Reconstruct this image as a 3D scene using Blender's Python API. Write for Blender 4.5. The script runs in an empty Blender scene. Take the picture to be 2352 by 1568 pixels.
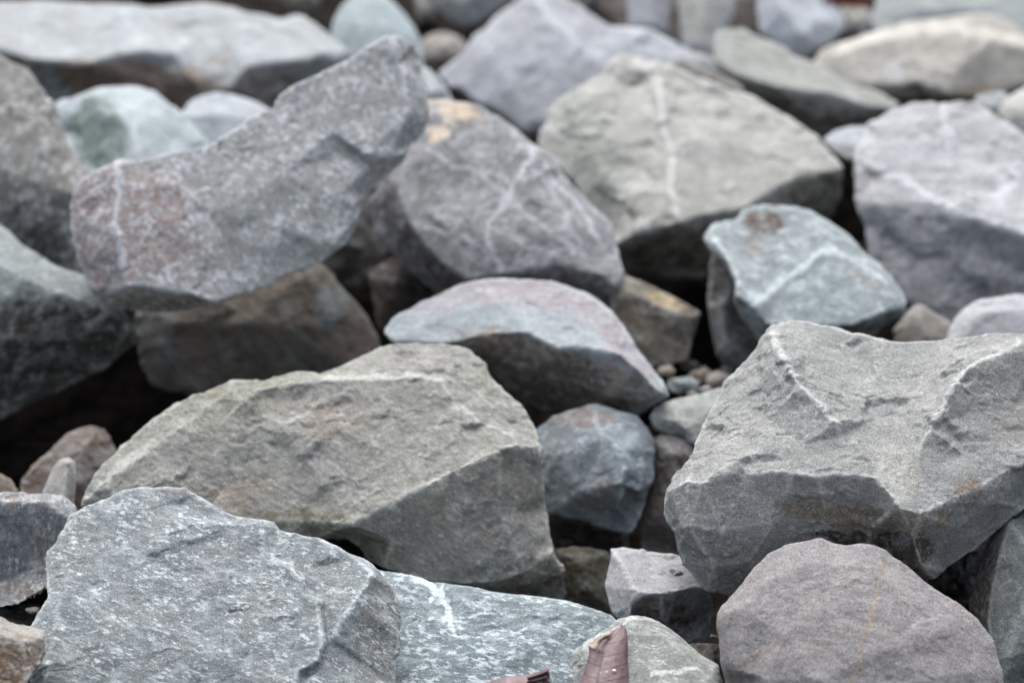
import bpy, math, random
import numpy as np
from mathutils import Vector, Matrix, geometry

# ------------------------------------------------------------------ camera, sky, light
SC = bpy.context.scene
W2, H2, FPX = 1176.0, 784.0, 70.0/36.0*2352.0
CAMH = 0.95
PITCH = math.radians(18)
cam_d = bpy.data.cameras.new('camera'); cam = bpy.data.objects.new('camera', cam_d)
SC.collection.objects.link(cam); SC.camera = cam
cam.location = (0, 0, CAMH); cam.rotation_euler = (math.pi/2-PITCH, 0, 0)
cam_d.lens = 70; cam_d.sensor_width = 36; cam_d.clip_start = 0.02; cam_d.clip_end = 500
cam_d.dof.use_dof = True; cam_d.dof.focus_distance = 1.035; cam_d.dof.aperture_fstop = 5.6
SUN_EL, SUN_AZ = math.radians(66), math.radians(-12)     # azimuth from +Y (away from camera), + to the right
wld = bpy.data.worlds.new('World'); SC.world = wld; wld.use_nodes = True
nt = wld.node_tree; sky = nt.nodes.new('ShaderNodeTexSky'); sky.sky_type = 'NISHITA'
sky.sun_disc = False; sky.sun_elevation = SUN_EL; sky.sun_rotation = SUN_AZ
sky.air_density = 1.0; sky.dust_density = 4.0; sky.ozone_density = 1.0
hs = nt.nodes.new('ShaderNodeHueSaturation'); hs.inputs['Saturation'].default_value = .45      # cloud-greyed sky
nt.links.new(sky.outputs[0], hs.inputs['Color']); nt.links.new(hs.outputs[0], nt.nodes['Background'].inputs[0]); nt.nodes['Background'].inputs[1].default_value = 0.112
sd = bpy.data.lights.new('sun', 'SUN'); sd.energy = 1.8; sd.angle = math.radians(60); sd.color = (1.0, 0.965, 0.935)
sun = bpy.data.objects.new('sun', sd); SC.collection.objects.link(sun); sun.location = (0, 0, 5)
sdir = Vector((math.sin(SUN_AZ)*math.cos(SUN_EL), math.cos(SUN_AZ)*math.cos(SUN_EL), math.sin(SUN_EL)))
sun.rotation_euler = sdir.to_track_quat('Z', 'Y').to_euler()
SC.view_settings.view_transform = 'Standard'; SC.view_settings.look = 'None'
SC.view_settings.gamma = 1; SC.view_settings.exposure = 1.28

CP, SP = math.cos(PITCH), math.sin(PITCH)
def to_world(x, y, Z):
    """a traced point at its own distance Z along the view axis -> world"""
    X = (x-W2)/FPX*Z; U = -(y-H2)/FPX*Z
    return np.stack([X, Z*CP + U*SP, CAMH - Z*SP + U*CP], -1)
def plane_z(y):       # depth of the sloping pile surface seen at height y of the picture
    th = math.atan((y-H2)/FPX); return 0.62*math.cos(th)/math.sin(math.radians(28)+th)

# ------------------------------------------------------------------ numpy noise
_r = np.random.RandomState(7); PERM = _r.permutation(256).astype(np.int64); PERM = np.concatenate([PERM, PERM, PERM])
G = _r.normal(size=(256, 3)); G /= np.linalg.norm(G, axis=1)[:, None]
def perlin(p):
    i = np.floor(p).astype(np.int64); f = p-i; i &= 255; u = f*f*f*(f*(f*6-15)+10); out = 0
    for dx in (0, 1):
        for dy in (0, 1):
            for dz in (0, 1):
                h = PERM[PERM[PERM[(i[:, 0]+dx) & 255]+((i[:, 1]+dy) & 255)]+((i[:, 2]+dz) & 255)]
                g = G[h]; d = (g*(f-np.array([dx, dy, dz]))).sum(1)
                w = (u[:, 0] if dx else 1-u[:, 0])*(u[:, 1] if dy else 1-u[:, 1])*(u[:, 2] if dz else 1-u[:, 2])
                out = out + w*d
    return out*1.5
def fbm(p, o=4, lac=2.03, g=0.5):
    s = 0; a = 1
    for k in range(o): s = s+a*perlin(p); p = p*lac+17.3; a *= g
    return s
def ridged(p, o=3):
    s = 0; a = 1
    for k in range(o): s = s+a*(1-np.abs(perlin(p))*2); p = p*2.1+9.1; a *= .5
    return s

def facets(p, seed=0.0):
    """broken stone: every cell is a small tilted plane with a step to its neighbours"""
    i0 = np.floor(p).astype(np.int64); n = len(p)
    d1 = np.full(n, 9.); d2 = np.full(n, 9.); h1 = np.zeros(n); h2 = np.zeros(n)
    for dx in (-1, 0, 1):
        for dy in (-1, 0, 1):
            for dz in (-1, 0, 1):
                c = i0+np.array([dx, dy, dz]); k = PERM[PERM[PERM[c[:, 0] & 255]+(c[:, 1] & 255)]+(c[:, 2] & 255)]
                o = c+.5+.42*G[k]; r = p-o; d = np.sqrt((r*r).sum(1)); g = G[(k*7+11) & 255]
                h = (r*g).sum(1)+.45*G[(k*5+3) & 255, 0]
                a = d < d1; b = ~a & (d < d2)
                d2 = np.where(a, d1, np.where(b, d, d2)); h2 = np.where(a, h1, np.where(b, h, h2))
                d1 = np.where(a, d, d1); h1 = np.where(a, h, h1)
    w = np.clip(.5+(d2-d1)*4.5, 0, 1)
    return h1*w+h2*(1-w)

# ------------------------------------------------------------------ material
def lin(c, k=.72):
    g = sum(c)/3; c = [g+(v-g)*k for v in c]
    return tuple(((v/255)/12.92 if v/255 <= .04045 else ((v/255+.055)/1.055)**2.4) for v in c)
GAIN = 0.80
def stone_mat(name, cA, cB, pale=(205, 208, 210), fleck=.4, fscale=14, fang=30, fstretch=1.8, grain=1.0, edge=.6, mottle=.5, bump=1.0, off=0.0, fthr=.60, bands=0.0, cloud=.35):
    m = bpy.data.materials.new(name); m.use_nodes = True; t = m.node_tree; N = t.nodes; L = t.links
    bs = N['Principled BSDF']; bs.inputs['Roughness'].default_value = .88; bs.inputs['Specular IOR Level'].default_value = .25
    def nd(ty, **k):
        n = N.new(ty)
        for a, b in k.items(): setattr(n, a, b)
        return n
    def attr(a): return nd('ShaderNodeAttribute', attribute_name=a)
    co = attr('pco').outputs['Vector']
    mp = nd('ShaderNodeMapping'); L.new(co, mp.inputs[0]); mp.inputs['Location'].default_value = (off, off*1.7, off*.6)
    mr = nd('ShaderNodeMapping'); L.new(mp.outputs[0], mr.inputs[0]); mr.inputs['Rotation'].default_value = (0, 0, math.radians(-fang))
    ms = nd('ShaderNodeMapping'); L.new(mr.outputs[0], ms.inputs[0]); ms.inputs['Scale'].default_value = (1/fstretch, 1, 1)
    def noise(src, scale, detail=4, rough=.55, dist=0):
        n = nd('ShaderNodeTexNoise'); L.new(src, n.inputs['Vector']); n.inputs['Scale'].default_value = scale
        n.inputs['Detail'].default_value = detail; n.inputs['Roughness'].default_value = rough; n.inputs['Distortion'].default_value = dist
        return n.outputs['Fac']
    def rng(v, a, b, c, d, smooth=False):
        n = nd('ShaderNodeMapRange'); L.new(v, n.inputs[0]); n.interpolation_type = 'SMOOTHSTEP' if smooth else 'LINEAR'
        for i, x in enumerate((a, b, c, d)): n.inputs[i+1].default_value = x
        return n.outputs[0]
    def mul(a, b, op='MULTIPLY'):
        n = nd('ShaderNodeMath', operation=op)
        for i, x in enumerate((a, b)):
            if isinstance(x, (int, float)): n.inputs[i].default_value = x
            else: L.new(x, n.inputs[i])
        return n.outputs[0]
    def mix(f, a, b, bt='MIX'):
        n = nd('ShaderNodeMix', data_type='RGBA', blend_type=bt)
        for i, x in ((0, f), (6, a), (7, b)):
            if isinstance(x, (int, float)): n.inputs[i].default_value = x
            elif isinstance(x, tuple): n.inputs[i].default_value = (*x, 1)
            else: L.new(x, n.inputs[i])
        return n.outputs[2]
    A = tuple(v*GAIN*k for v, k in zip(lin(cA), (.99, 1.005, .995))); B = tuple(v*GAIN*k for v, k in zip(lin(cB), (.99, 1.005, .995))); P = tuple(v*GAIN*1.05 for v in lin(pale))
    n1 = noise(mp.outputs[0], .9, 5, .6, .4)
    c = mix(rng(n1, .36, .64, 0, 1, True), A, B)
    n2 = noise(ms.outputs[0], 5.5, 6, .68, .25)
    v2 = rng(n2, .3, .7, 1-.42*mottle, 1+.42*mottle)
    n3 = noise(mp.outputs[0], 30, 4, .75)
    v3 = rng(n3, .34, .66, 1-.46*grain, 1+.46*grain)
    vv = mul(v2, v3)
    cc = nd('ShaderNodeCombineColor'); [L.new(vv, cc.inputs[i]) for i in range(3)]
    c = mix(1.0, c, cc.outputs[0], 'MULTIPLY')
    if bands:
        wv = nd('ShaderNodeTexWave', bands_direction='Y'); L.new(mr.outputs[0], wv.inputs[0]); wv.inputs['Scale'].default_value = 2.2
        wv.inputs['Distortion'].default_value = 7; wv.inputs['Detail'].default_value = 4; wv.inputs['Detail Scale'].default_value = 1.2
        c = mix(mul(rng(wv.outputs['Fac'], .55, 1, 0, 1), bands), c, P)
    # tints: beds, stains, lichen, veins, and shade painted onto some undersides
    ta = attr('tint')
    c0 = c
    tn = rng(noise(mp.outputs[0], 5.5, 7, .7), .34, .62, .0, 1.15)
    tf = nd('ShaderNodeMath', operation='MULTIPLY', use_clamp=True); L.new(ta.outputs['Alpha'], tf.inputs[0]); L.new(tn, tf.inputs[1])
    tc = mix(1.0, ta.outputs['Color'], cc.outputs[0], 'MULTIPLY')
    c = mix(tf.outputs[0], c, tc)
    # flecks of pale mineral
    nf = noise(ms.outputs[0], fscale, 8, .74, .12)
    dens = rng(noise(mp.outputs[0], 2.0, 4, .6), .35, .65, -.05, .07)
    fx = mul(nf, dens, 'ADD')
    ff = mul(rng(fx, fthr-.035, fthr+.055, 0, 1, True), fleck)
    c = mix(ff, c, P)
    nf2 = noise(mp.outputs[0], max(22, fscale*2.4), 4, .7)
    c = mix(mul(rng(nf2, .56, .68, 0, 1, True), fleck*.8), c, P)
    # chalky mineral bloom and dark grains
    nc = noise(ms.outputs[0], 3.2, 9, .72, .1)
    c = mix(mul(mul(rng(nc, .46, .66, 0, 1, True), rng(n3, .35, .6, .35, 1)), cloud), c, P)
    nk = noise(mp.outputs[0], 19, 6, .7)
    dk = rng(nk, .57, .68, 1, .66, True); cd = nd('ShaderNodeCombineColor'); [L.new(dk, cd.inputs[i]) for i in range(3)]
    c = mix(1.0, c, cd.outputs[0], 'MULTIPLY')
    # worn ridges
    ea = attr('edge').outputs['Fac']
    en = mul(rng(ea, .04, .55, 0, 1, True), mul(rng(noise(mp.outputs[0], 9, 5, .72), .36, .60, .0, 1), rng(noise(mp.outputs[0], 1.6, 2, .5), .35, .6, .35, 1.1)))
    c = mix(mul(en, edge), c, P)
    va = attr('vein').outputs['Fac']
    vf = nd('ShaderNodeMath', operation='MULTIPLY', use_clamp=True); L.new(va, vf.inputs[0]); L.new(rng(noise(mp.outputs[0], 13, 5, .75), .38, .54, .05, 1.1), vf.inputs[1])
    c = mix(vf.outputs[0], c, P)
    L.new(c, bs.inputs['Base Color'])
    # relief finer than the mesh
    h = mul(mul(n3, .75), mul(n2, .45), 'ADD'); h = mul(h, mul(nf, .5), 'ADD')
    b = nd('ShaderNodeBump'); b.inputs['Strength'].default_value = .55; b.inputs['Distance'].default_value = .0022*bump
    L.new(h, b.inputs['Height']); L.new(b.outputs[0], bs.inputs['Normal'])
    return m

# ------------------------------------------------------------------ rock builder
def seg_dist(P, pts):
    best = np.full(len(P), 1e9)
    for (x0, y0), (x1, y1) in zip(pts[:-1], pts[1:]):
        d = np.array([x1-x0, y1-y0], float); L2 = (d**2).sum()+1e-9
        t = np.clip(((P[:, 0]-x0)*d[0]+(P[:, 1]-y0)*d[1])/L2, 0, 1)
        best = np.minimum(best, np.hypot(P[:, 0]-x0-t*d[0], P[:, 1]-y0-t*d[1]))
    return best
def smooth_np(V, E, deg, n, lam=.6):
    for _ in range(n):
        S = np.zeros_like(V)
        for k in range(3):
            S[:, k] = np.bincount(E[:, 0], V[E[:, 1], k], len(V))+np.bincount(E[:, 1], V[E[:, 0], k], len(V))
        V = V+lam*(S/deg[:, None]-V)
    return V
def normals(V, F):
    n = np.cross(V[F[:, 2]]-V[F[:, 0]], V[F[:, 3]]-V[F[:, 1]]); N = np.zeros_like(V)
    for j in range(4):
        for k in range(3): N[:, k] += np.bincount(F[:, j], n[:, k], len(V))
    return N/(np.linalg.norm(N, axis=1)[:, None]+1e-12)
def set_attr(me, name, data, kind):
    a = me.attributes.new(name, kind, 'POINT')
    a.data.foreach_set({'FLOAT': 'value', 'FLOAT_VECTOR': 'vector', 'FLOAT_COLOR': 'color'}[kind], np.ascontiguousarray(data, np.float32).ravel())

ROT = np.array(Matrix.Rotation(.7, 3, 'X') @ Matrix.Rotation(.45, 3, 'Y') @ Matrix.Rotation(.3, 3, 'Z'))
SEED = [0]
def rock(name, label, cat, Z, outline, ridges=(), g=(0, .5), yc=None, rim=20, T=None, vox=5, amp=1.0, rnd=9, mat=None,
         veins=(), tints=(), aniso=None, fac=1.0, steps=0.0, group='loose rocks of the pile'):
    """outline and ridges: traced points (x, y[, relief]); Z: distance; g: how the front leans back; T: thickness behind"""
    SEED[0] += 1; seed = SEED[0]*13.37
    xs = [p[0] for p in outline]; ys = [p[1] for p in outline]
    xc = sum(xs)/len(xs)
    if yc is None: yc = sum(ys)/len(ys)
    size = math.sqrt((max(xs)-min(xs))*(max(ys)-min(ys)))
    if T is None: T = size*.75
    def D(x, y, e): return g[0]*(x-xc)+g[1]*(yc-y)+e
    v2, e3, edges = [], [], []
    for p in outline: v2.append(Vector((p[0], -p[1]))); e3.append(p[2] if len(p) > 2 else rim)
    n = len(outline)
    for r in ridges:
        for i, p in enumerate(r):
            v2.append(Vector((p[0], -p[1]))); e3.append(p[2] if len(p) > 2 else 0)
            if i: edges.append((len(v2)-2, len(v2)-1))
    vo, eo, fo, ov, oe, of = geometry.delaunay_2d_cdt(v2, edges, [list(range(n))], 1, 1e-3)
    V = []; src = np.array([[a.x, a.y] for a in v2]); E3 = np.array(e3, float)
    for k, p in enumerate(vo):
        if len(ov[k]): e = float(np.mean([e3[j] for j in ov[k]]))
        else:
            w = 1/(((src-np.array([p.x, p.y]))**2).sum(1)+1); w = w**2; e = float((w*E3).sum()/w.sum())
        V.append((p.x, -p.y, D(p.x, -p.y, e)))
    F = [tuple(f) for f in fo]
    used = {}
    for f in F:
        for a, b in zip(f, f[1:]+f[:1]): used[(a, b)] = 1
    bd = {a: b for (a, b) in used if (b, a) not in used}
    st = next(iter(bd)); loop = [st]
    while bd[loop[-1]] != st and len(loop) < 5000: loop.append(bd[loop[-1]])
    cx = np.mean([V[i][0] for i in loop]); cy = np.mean([V[i][1] for i in loop]); dm = np.mean([V[i][2] for i in loop])
    ring = loop
    for sh, fd, bl in ((.05, .30, .1), (.16, .68, .4), (.40, 1.0, .8)):
        base = len(V)
        for i in loop:
            x, y, d = V[i]
            V.append((x+(cx-x)*sh, y+(cy-y)*sh, d*(1-bl)+dm*bl+T*fd))
        nr = list(range(base, base+len(loop)))
        for k in range(len(loop)):
            a, b = ring[k], ring[(k+1) % len(loop)]; c, d_ = nr[(k+1) % len(loop)], nr[k]
            F.append((b, a, d_)); F.append((b, d_, c))
        ring = nr
    V.append((cx, cy, dm+T*1.05)); cI = len(V)-1
    for k in range(len(ring)): F.append((ring[(k+1) % len(ring)], ring[k], cI))
    V = np.array(V)
    C0 = np.array([cx, cy, 0.0])
    me = bpy.data.meshes.new('tmp'); me.from_pydata([tuple((v-C0)*np.array([1, -1, 1])) for v in V], [], F); me.update()
    ob = bpy.data.objects.new('tmp', me); SC.collection.objects.link(ob)
    md = ob.modifiers.new('r', 'REMESH'); md.mode = 'VOXEL'; md.voxel_size = vox; md.adaptivity = 0
    dg = bpy.context.evaluated_depsgraph_get(); ev = ob.evaluated_get(dg); em = ev.to_mesh()
    nv = len(em.vertices); P = np.empty(nv*3, np.float32); em.vertices.foreach_get('co', P); P = P.reshape(-1, 3).astype(float)
    nf = len(em.polygons); lt = np.empty(nf, np.int32); em.polygons.foreach_get('loop_total', lt)
    lv = np.empty(len(em.loops), np.int32); em.loops.foreach_get('vertex_index', lv)
    E = np.empty(len(em.edges)*2, np.int32); em.edges.foreach_get('vertices', E); E = E.reshape(-1, 2)
    ev.to_mesh_clear(); bpy.data.objects.remove(ob); bpy.data.meshes.remove(me)
    if nv == 0 or not (lt == 4).all(): print('REMESH PROBLEM', label, nv)
    Q = lv.reshape(-1, 4); P[:, 1] *= -1; P += C0; Q = Q[:, ::-1].copy()
    deg = np.bincount(E.ravel(), minlength=nv).astype(float)
    P = smooth_np(P, E, deg, max(2, int((rnd/vox)**2)))
    P2 = smooth_np(P, E, deg, max(3, int((16/vox)**2)))
    Nn = normals(P, Q)
    # make normals point outward (away from the middle)
    if ((P-P.mean(0))*Nn).sum() < 0: Nn = -Nn; Q = Q[:, ::-1].copy()
    edge = ((P-P2)*Nn).sum(1)/2.2
    # displacement
    q = (P+seed*31)/100.0 @ ROT
    if aniso:
        a = math.radians(aniso[0]); c_, s_ = math.cos(a), -math.sin(a); q0 = (P+seed*31)/100.0
        R = np.stack([(q0[:, 0]*c_+q0[:, 1]*s_)/aniso[1], -q0[:, 0]*s_+q0[:, 1]*c_, q0[:, 2]], 1) @ ROT
    else: R = q
    sc = min(1.0, size/450)
    wq = q+.22*np.stack([fbm(q*1.7+3, 3), fbm(q*1.7+13, 3), fbm(q*1.7+23, 3)], 1); wr = R+.22*(wq-q)/.22
    mask = np.clip(.55+1.3*fbm(q*.8+60, 2), .12, 1)
    h = 7*sc*fbm(q*.9, 2)+11*fac*sc*mask*facets(wr*np.array([1.0, 1.35, 1.0])*(.9/max(sc, .45)))+4.5*fac*mask*facets(wr*2.7+31)+1.3*fbm(q*8, 3, g=.65)
    if steps:
        s = (R[:, 1]*2.2+R[:, 2]*1.3+.35*fbm(q*1.5, 3))*2; fr = s-np.floor(s); h = h+steps*(np.clip(fr*4, 0, 1)-fr)
    h = h+np.clip(edge, 0, 2)*(fbm(q*9, 2)*3.0+fbm(q*3.5+70, 2)*5.0-2.5*np.clip(facets(wr*3.2+50)*1.6, 0, 2))          # broken edges
    P = P+Nn*(h*amp)[:, None]
    # colour regions
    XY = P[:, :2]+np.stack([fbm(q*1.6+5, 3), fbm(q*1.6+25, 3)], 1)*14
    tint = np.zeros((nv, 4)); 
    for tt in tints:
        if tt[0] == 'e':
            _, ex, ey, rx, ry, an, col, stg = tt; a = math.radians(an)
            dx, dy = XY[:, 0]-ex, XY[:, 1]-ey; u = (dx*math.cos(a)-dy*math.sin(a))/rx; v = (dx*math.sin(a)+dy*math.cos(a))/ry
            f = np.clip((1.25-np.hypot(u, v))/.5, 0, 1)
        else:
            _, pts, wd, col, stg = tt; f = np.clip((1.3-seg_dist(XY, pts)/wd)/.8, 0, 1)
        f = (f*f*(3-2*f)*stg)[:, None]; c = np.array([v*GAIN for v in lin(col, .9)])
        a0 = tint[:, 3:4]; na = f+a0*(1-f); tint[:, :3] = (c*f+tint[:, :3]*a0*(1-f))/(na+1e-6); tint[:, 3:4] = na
    vein = np.zeros(nv); XV = P[:, :2]+np.stack([fbm(q*3+5, 4), fbm(q*3+25, 4)], 1)*8
    for pts, wd, stg in veins: vein = np.maximum(vein, np.clip(1.9-1.9*seg_dist(XV, pts)/(wd*1.15)*(1+.9*fbm(q*2.6+9, 3)), 0, 1)*stg)
    Wd = to_world(P[:, 0], P[:, 1], Z*(1+P[:, 2]/FPX))
    org = np.array([Wd[:, 0].mean(), Wd[:, 1].mean(), Wd[:, 2].min()])
    me = bpy.data.meshes.new(name); me.vertices.add(nv); me.vertices.foreach_set('co', (Wd-org).astype(np.float32).ravel())
    # face orientation check in world space
    f0 = Q; cr = np.cross(Wd[f0[:, 2]]-Wd[f0[:, 0]], Wd[f0[:, 3]]-Wd[f0[:, 1]]); 
    if ((Wd[f0[:, 0]]-Wd.mean(0))*cr).sum() < 0: f0 = f0[:, ::-1].copy()
    me.loops.add(nf*4); me.loops.foreach_set('vertex_index', f0.astype(np.int32).ravel())
    me.polygons.add(nf); me.polygons.foreach_set('loop_start', np.arange(0, nf*4, 4, dtype=np.int32))
    me.polygons.foreach_set('use_smooth', np.ones(nf, bool)); me.update(calc_edges=True)
    set_attr(me, 'pco', (P-C0)/100.0, 'FLOAT_VECTOR'); set_attr(me, 'edge', edge, 'FLOAT'); set_attr(me, 'vein', vein, 'FLOAT'); set_attr(me, 'tint', tint, 'FLOAT_COLOR')
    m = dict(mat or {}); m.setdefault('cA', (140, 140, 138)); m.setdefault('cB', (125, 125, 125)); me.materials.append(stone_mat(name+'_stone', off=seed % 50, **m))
    o = bpy.data.objects.new(name, me); o.location = Vector(org); SC.collection.objects.link(o)
    o['label'] = label; o['category'] = cat; o['group'] = group
    return o
# ------------------------------------------------------------------ the ground under the pile
def ground():
    nx, ny = 260, 330
    us = np.sign(np.linspace(-1, 1, nx))*np.abs(np.linspace(-1, 1, nx))**3*60
    vs = np.concatenate([np.linspace(-.2, 4, ny-30), 4+np.linspace(.02, 1, 30)**2.5*90])
    X, Y = np.meshgrid(us, vs); X = X.ravel(); Y = Y.ravel()
    s = math.tan(math.radians(10)); z0 = CAMH-.62/math.cos(math.radians(10))-.13
    Zz = z0+Y*s+.03*fbm(np.stack([X*4, Y*4, X*0], 1), 4)+.012*ridged(np.stack([X*22, Y*22, X*0], 1), 3)
    for (px, py, Z, r, dp) in ((-120, 880, 1.42, .17, .26), (120, 880, 1.40, .15, .26), (300, 840, 1.46, .10, .22), (840, 590, 1.52, .14, .26), (1230, 880, 1.40, .07, .16), (1560, 620, 1.55, .08, .2), (2180, 1330, 1.2, .05, .12), (1900, 290, 1.85, .12, .15)):
        c = to_world(np.array([px]), np.array([py]), np.array([Z]))[0]; Zz = Zz-dp*np.exp(-(((X-c[0])/r)**2+((Y-c[1])/r)**2)**2)
    me = bpy.data.meshes.new('ground'); vv = np.stack([X, Y, Zz], 1)
    F = [(j*nx+i, j*nx+i+1, (j+1)*nx+i+1, (j+1)*nx+i) for j in range(ny-1) for i in range(nx-1)]
    me.from_pydata(vv.tolist(), [], F); me.polygons.foreach_set('use_smooth', [True]*len(F))
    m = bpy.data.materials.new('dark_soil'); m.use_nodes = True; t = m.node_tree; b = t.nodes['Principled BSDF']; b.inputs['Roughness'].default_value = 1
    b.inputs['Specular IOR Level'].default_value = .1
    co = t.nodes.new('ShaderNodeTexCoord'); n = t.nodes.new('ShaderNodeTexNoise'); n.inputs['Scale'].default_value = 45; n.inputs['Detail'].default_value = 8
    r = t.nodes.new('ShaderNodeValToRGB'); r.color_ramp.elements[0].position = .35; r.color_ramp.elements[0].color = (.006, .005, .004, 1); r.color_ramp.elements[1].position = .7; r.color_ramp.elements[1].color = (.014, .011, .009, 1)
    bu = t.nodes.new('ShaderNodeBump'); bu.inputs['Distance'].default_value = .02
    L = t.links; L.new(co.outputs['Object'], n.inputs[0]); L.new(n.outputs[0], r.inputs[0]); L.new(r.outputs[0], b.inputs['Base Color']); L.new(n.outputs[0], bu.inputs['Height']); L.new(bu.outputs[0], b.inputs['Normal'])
    me.materials.append(m); o = bpy.data.objects.new('ground', me); SC.collection.objects.link(o); o['kind'] = 'structure'
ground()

BROWN = (112, 92, 76); RUST = (140, 100, 72); OCHRE = (170, 140, 95)
SHARP = 3.2
# ---- front row
rock('slab', 'large flat blue-grey slab flecked with white, filling the bottom left of the pile', 'rock', 1.01,
 [(71,1437),(108,1372),(104,1324),(97,1287),(104,1265),(128,1243),(161,1188),(183,1168),(220,1150),(249,1142),(278,1122),(319,1117),(421,1124),(447,1135),(495,1160),(542,1184),(601,1194),(630,1199),(641,1214),(696,1228),(732,1236),(776,1254),(804,1270),(842,1283,30),(871,1309,45),(900,1345,60),(913,1378,75),(918,1415,90),(916,1470,100),(908,1568,120),(895,1700,90),(500,1760,60),(60,1700,60),(66,1568,30)],
 [[(360,1192,8),(439,1199,0),(542,1203,-4),(601,1197,-6)],[(400,1160,26),(480,1180,24),(540,1190,20)],
  [(604,1292,-2),(666,1298,-14),(677,1320,-16),(692,1331,-16),(696,1360,-18),(732,1382,-18),(736,1426,-20),(743,1474,-20),(729,1518,-20),(685,1540,-20),(677,1600,-18)],
  [(620,1284,6),(674,1288,12),(690,1314,14),(704,1326,14),(712,1356,14),(746,1376,14),(750,1426,14),(757,1474,14),(744,1524,12),(700,1552,10)],
  [(856,1318,0),(820,1378,-6),(783,1426,-4),(768,1459,0)],[(160,1300,6),(130,1400,4),(110,1540,4)],[(300,1400,-6),(450,1480,-8)]],
 g=(.02,.75), yc=1430, vox=SHARP, amp=.55, rnd=5, T=330, aniso=(25,2.2),
 mat=dict(cA=(116,126,131), cB=(126,131,134), pale=(198,210,214), cloud=.5, fleck=.9, fscale=11, fang=28, fstretch=2.0, grain=1.0, edge=.75, mottle=.35, bump=.8, fthr=.585),
 tints=[('e',870,1450,50,130,0,(128,126,120),.8),('e',420,1128,60,10,-5,(160,140,120),.5)])
rock('stone', 'small brown-sided stone cut by the left edge in the bottom left corner', 'rock', .965,
 [(-140,1400),(0,1417),(37,1432),(73,1439),(101,1459),(102,1496),(92,1525),(66,1558),(55,1620),(-140,1650)],
 [[(-100,1448,-20),(0,1455,-22),(50,1474,-22),(97,1464,-5)],[(-80,1560,40),(20,1560,30)]],
 g=(.1,1.0), yc=1470, vox=3.5, amp=.8, rnd=5, T=160, mat=dict(cA=(160,152,142), cB=(140,130,118), fleck=.3, edge=.4),
 tints=[('e',40,1530,110,60,0,(92,74,56),1.7)])
rock('rock', 'round-cornered blue-grey rock at the left edge, beside the flecked slab', 'rock', 1.10,
 [(-160,1140),(0,1130),(45,1129),(120,1134),(152,1140),(172,1157),(185,1185),(190,1260),(150,1320),(95,1360),(40,1388),(0,1394),(-100,1400),(-180,1300)],
 [[(-100,1160,-6),(0,1150,-10),(110,1155,-12),(155,1190,-4)],[(-100,1330,70),(0,1335,75),(100,1300,60),(170,1240,40)]],
 g=(0,.35), yc=1250, vox=3.5, amp=.7, rnd=8, T=220,
 mat=dict(cA=(118,126,131), cB=(130,131,133), cloud=.5, fleck=.8, fscale=11, fang=100, fstretch=2, edge=.5, mottle=.7),
 tints=[('e',50,1350,120,22,0,(120,106,92),.8),('e',18,1155,16,14,0,(150,128,112),.8)])
rock('stone', 'small upright grey stone standing behind the blue-grey rock at the left edge', 'rock', 1.17,
 [(112,1092),(121,1072),(137,1053),(157,1048),(172,1059),(175,1091),(172,1140),(165,1190),(90,1190),(98,1130)],
 [[(155,1062,-12),(152,1100,-14),(145,1150,-14)]], g=(-.1,.3), vox=3, amp=.4, rnd=5, T=80, mat=dict(cA=(165,158,150), cB=(140,136,132), fleck=.3))
rock('stone', 'brown rounded stone with a lilac-grey side, low in the dark hollow at the left', 'rock', 1.27,
 [(45,1115),(70,1075),(110,1040),(150,1000),(185,980),(215,975),(240,985),(262,1015),(280,1060),(250,1130),(200,1185),(100,1180),(50,1150)],
 [[(170,1040,-30),(180,1100,-30)],[(215,1000,-10),(180,1040,-30)]], g=(.1,.4), vox=4, amp=.8, T=140,
 mat=dict(cA=(122,108,98), cB=(118,96,78), fleck=.15, edge=.2), tints=[('e',225,1080,50,50,0,(128,124,128),.8)])
rock('stone', 'small brown stone at the left edge behind the round-cornered rock', 'rock', 1.2,
 [(-70,1075),(0,1086),(25,1100),(44,1128),(30,1170),(-70,1170)], [[(-20,1115,-15)]], vox=4, amp=.7, T=70, mat=dict(cA=(120,96,76), cB=(95,80,68), fleck=.2, edge=.2))
rock('stone', 'dark brown stone wedged low between the left edge and the flecked slab', 'rock', 1.12,
 [(-70,1380),(20,1392),(90,1385),(125,1410),(100,1480),(-70,1480)], [[(0,1425,-15),(60,1430,-15)]], g=(0,.2), vox=4, amp=1, T=80, mat=dict(cA=(84,72,62), cB=(66,58,52), fleck=.1, edge=.1))

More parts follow.
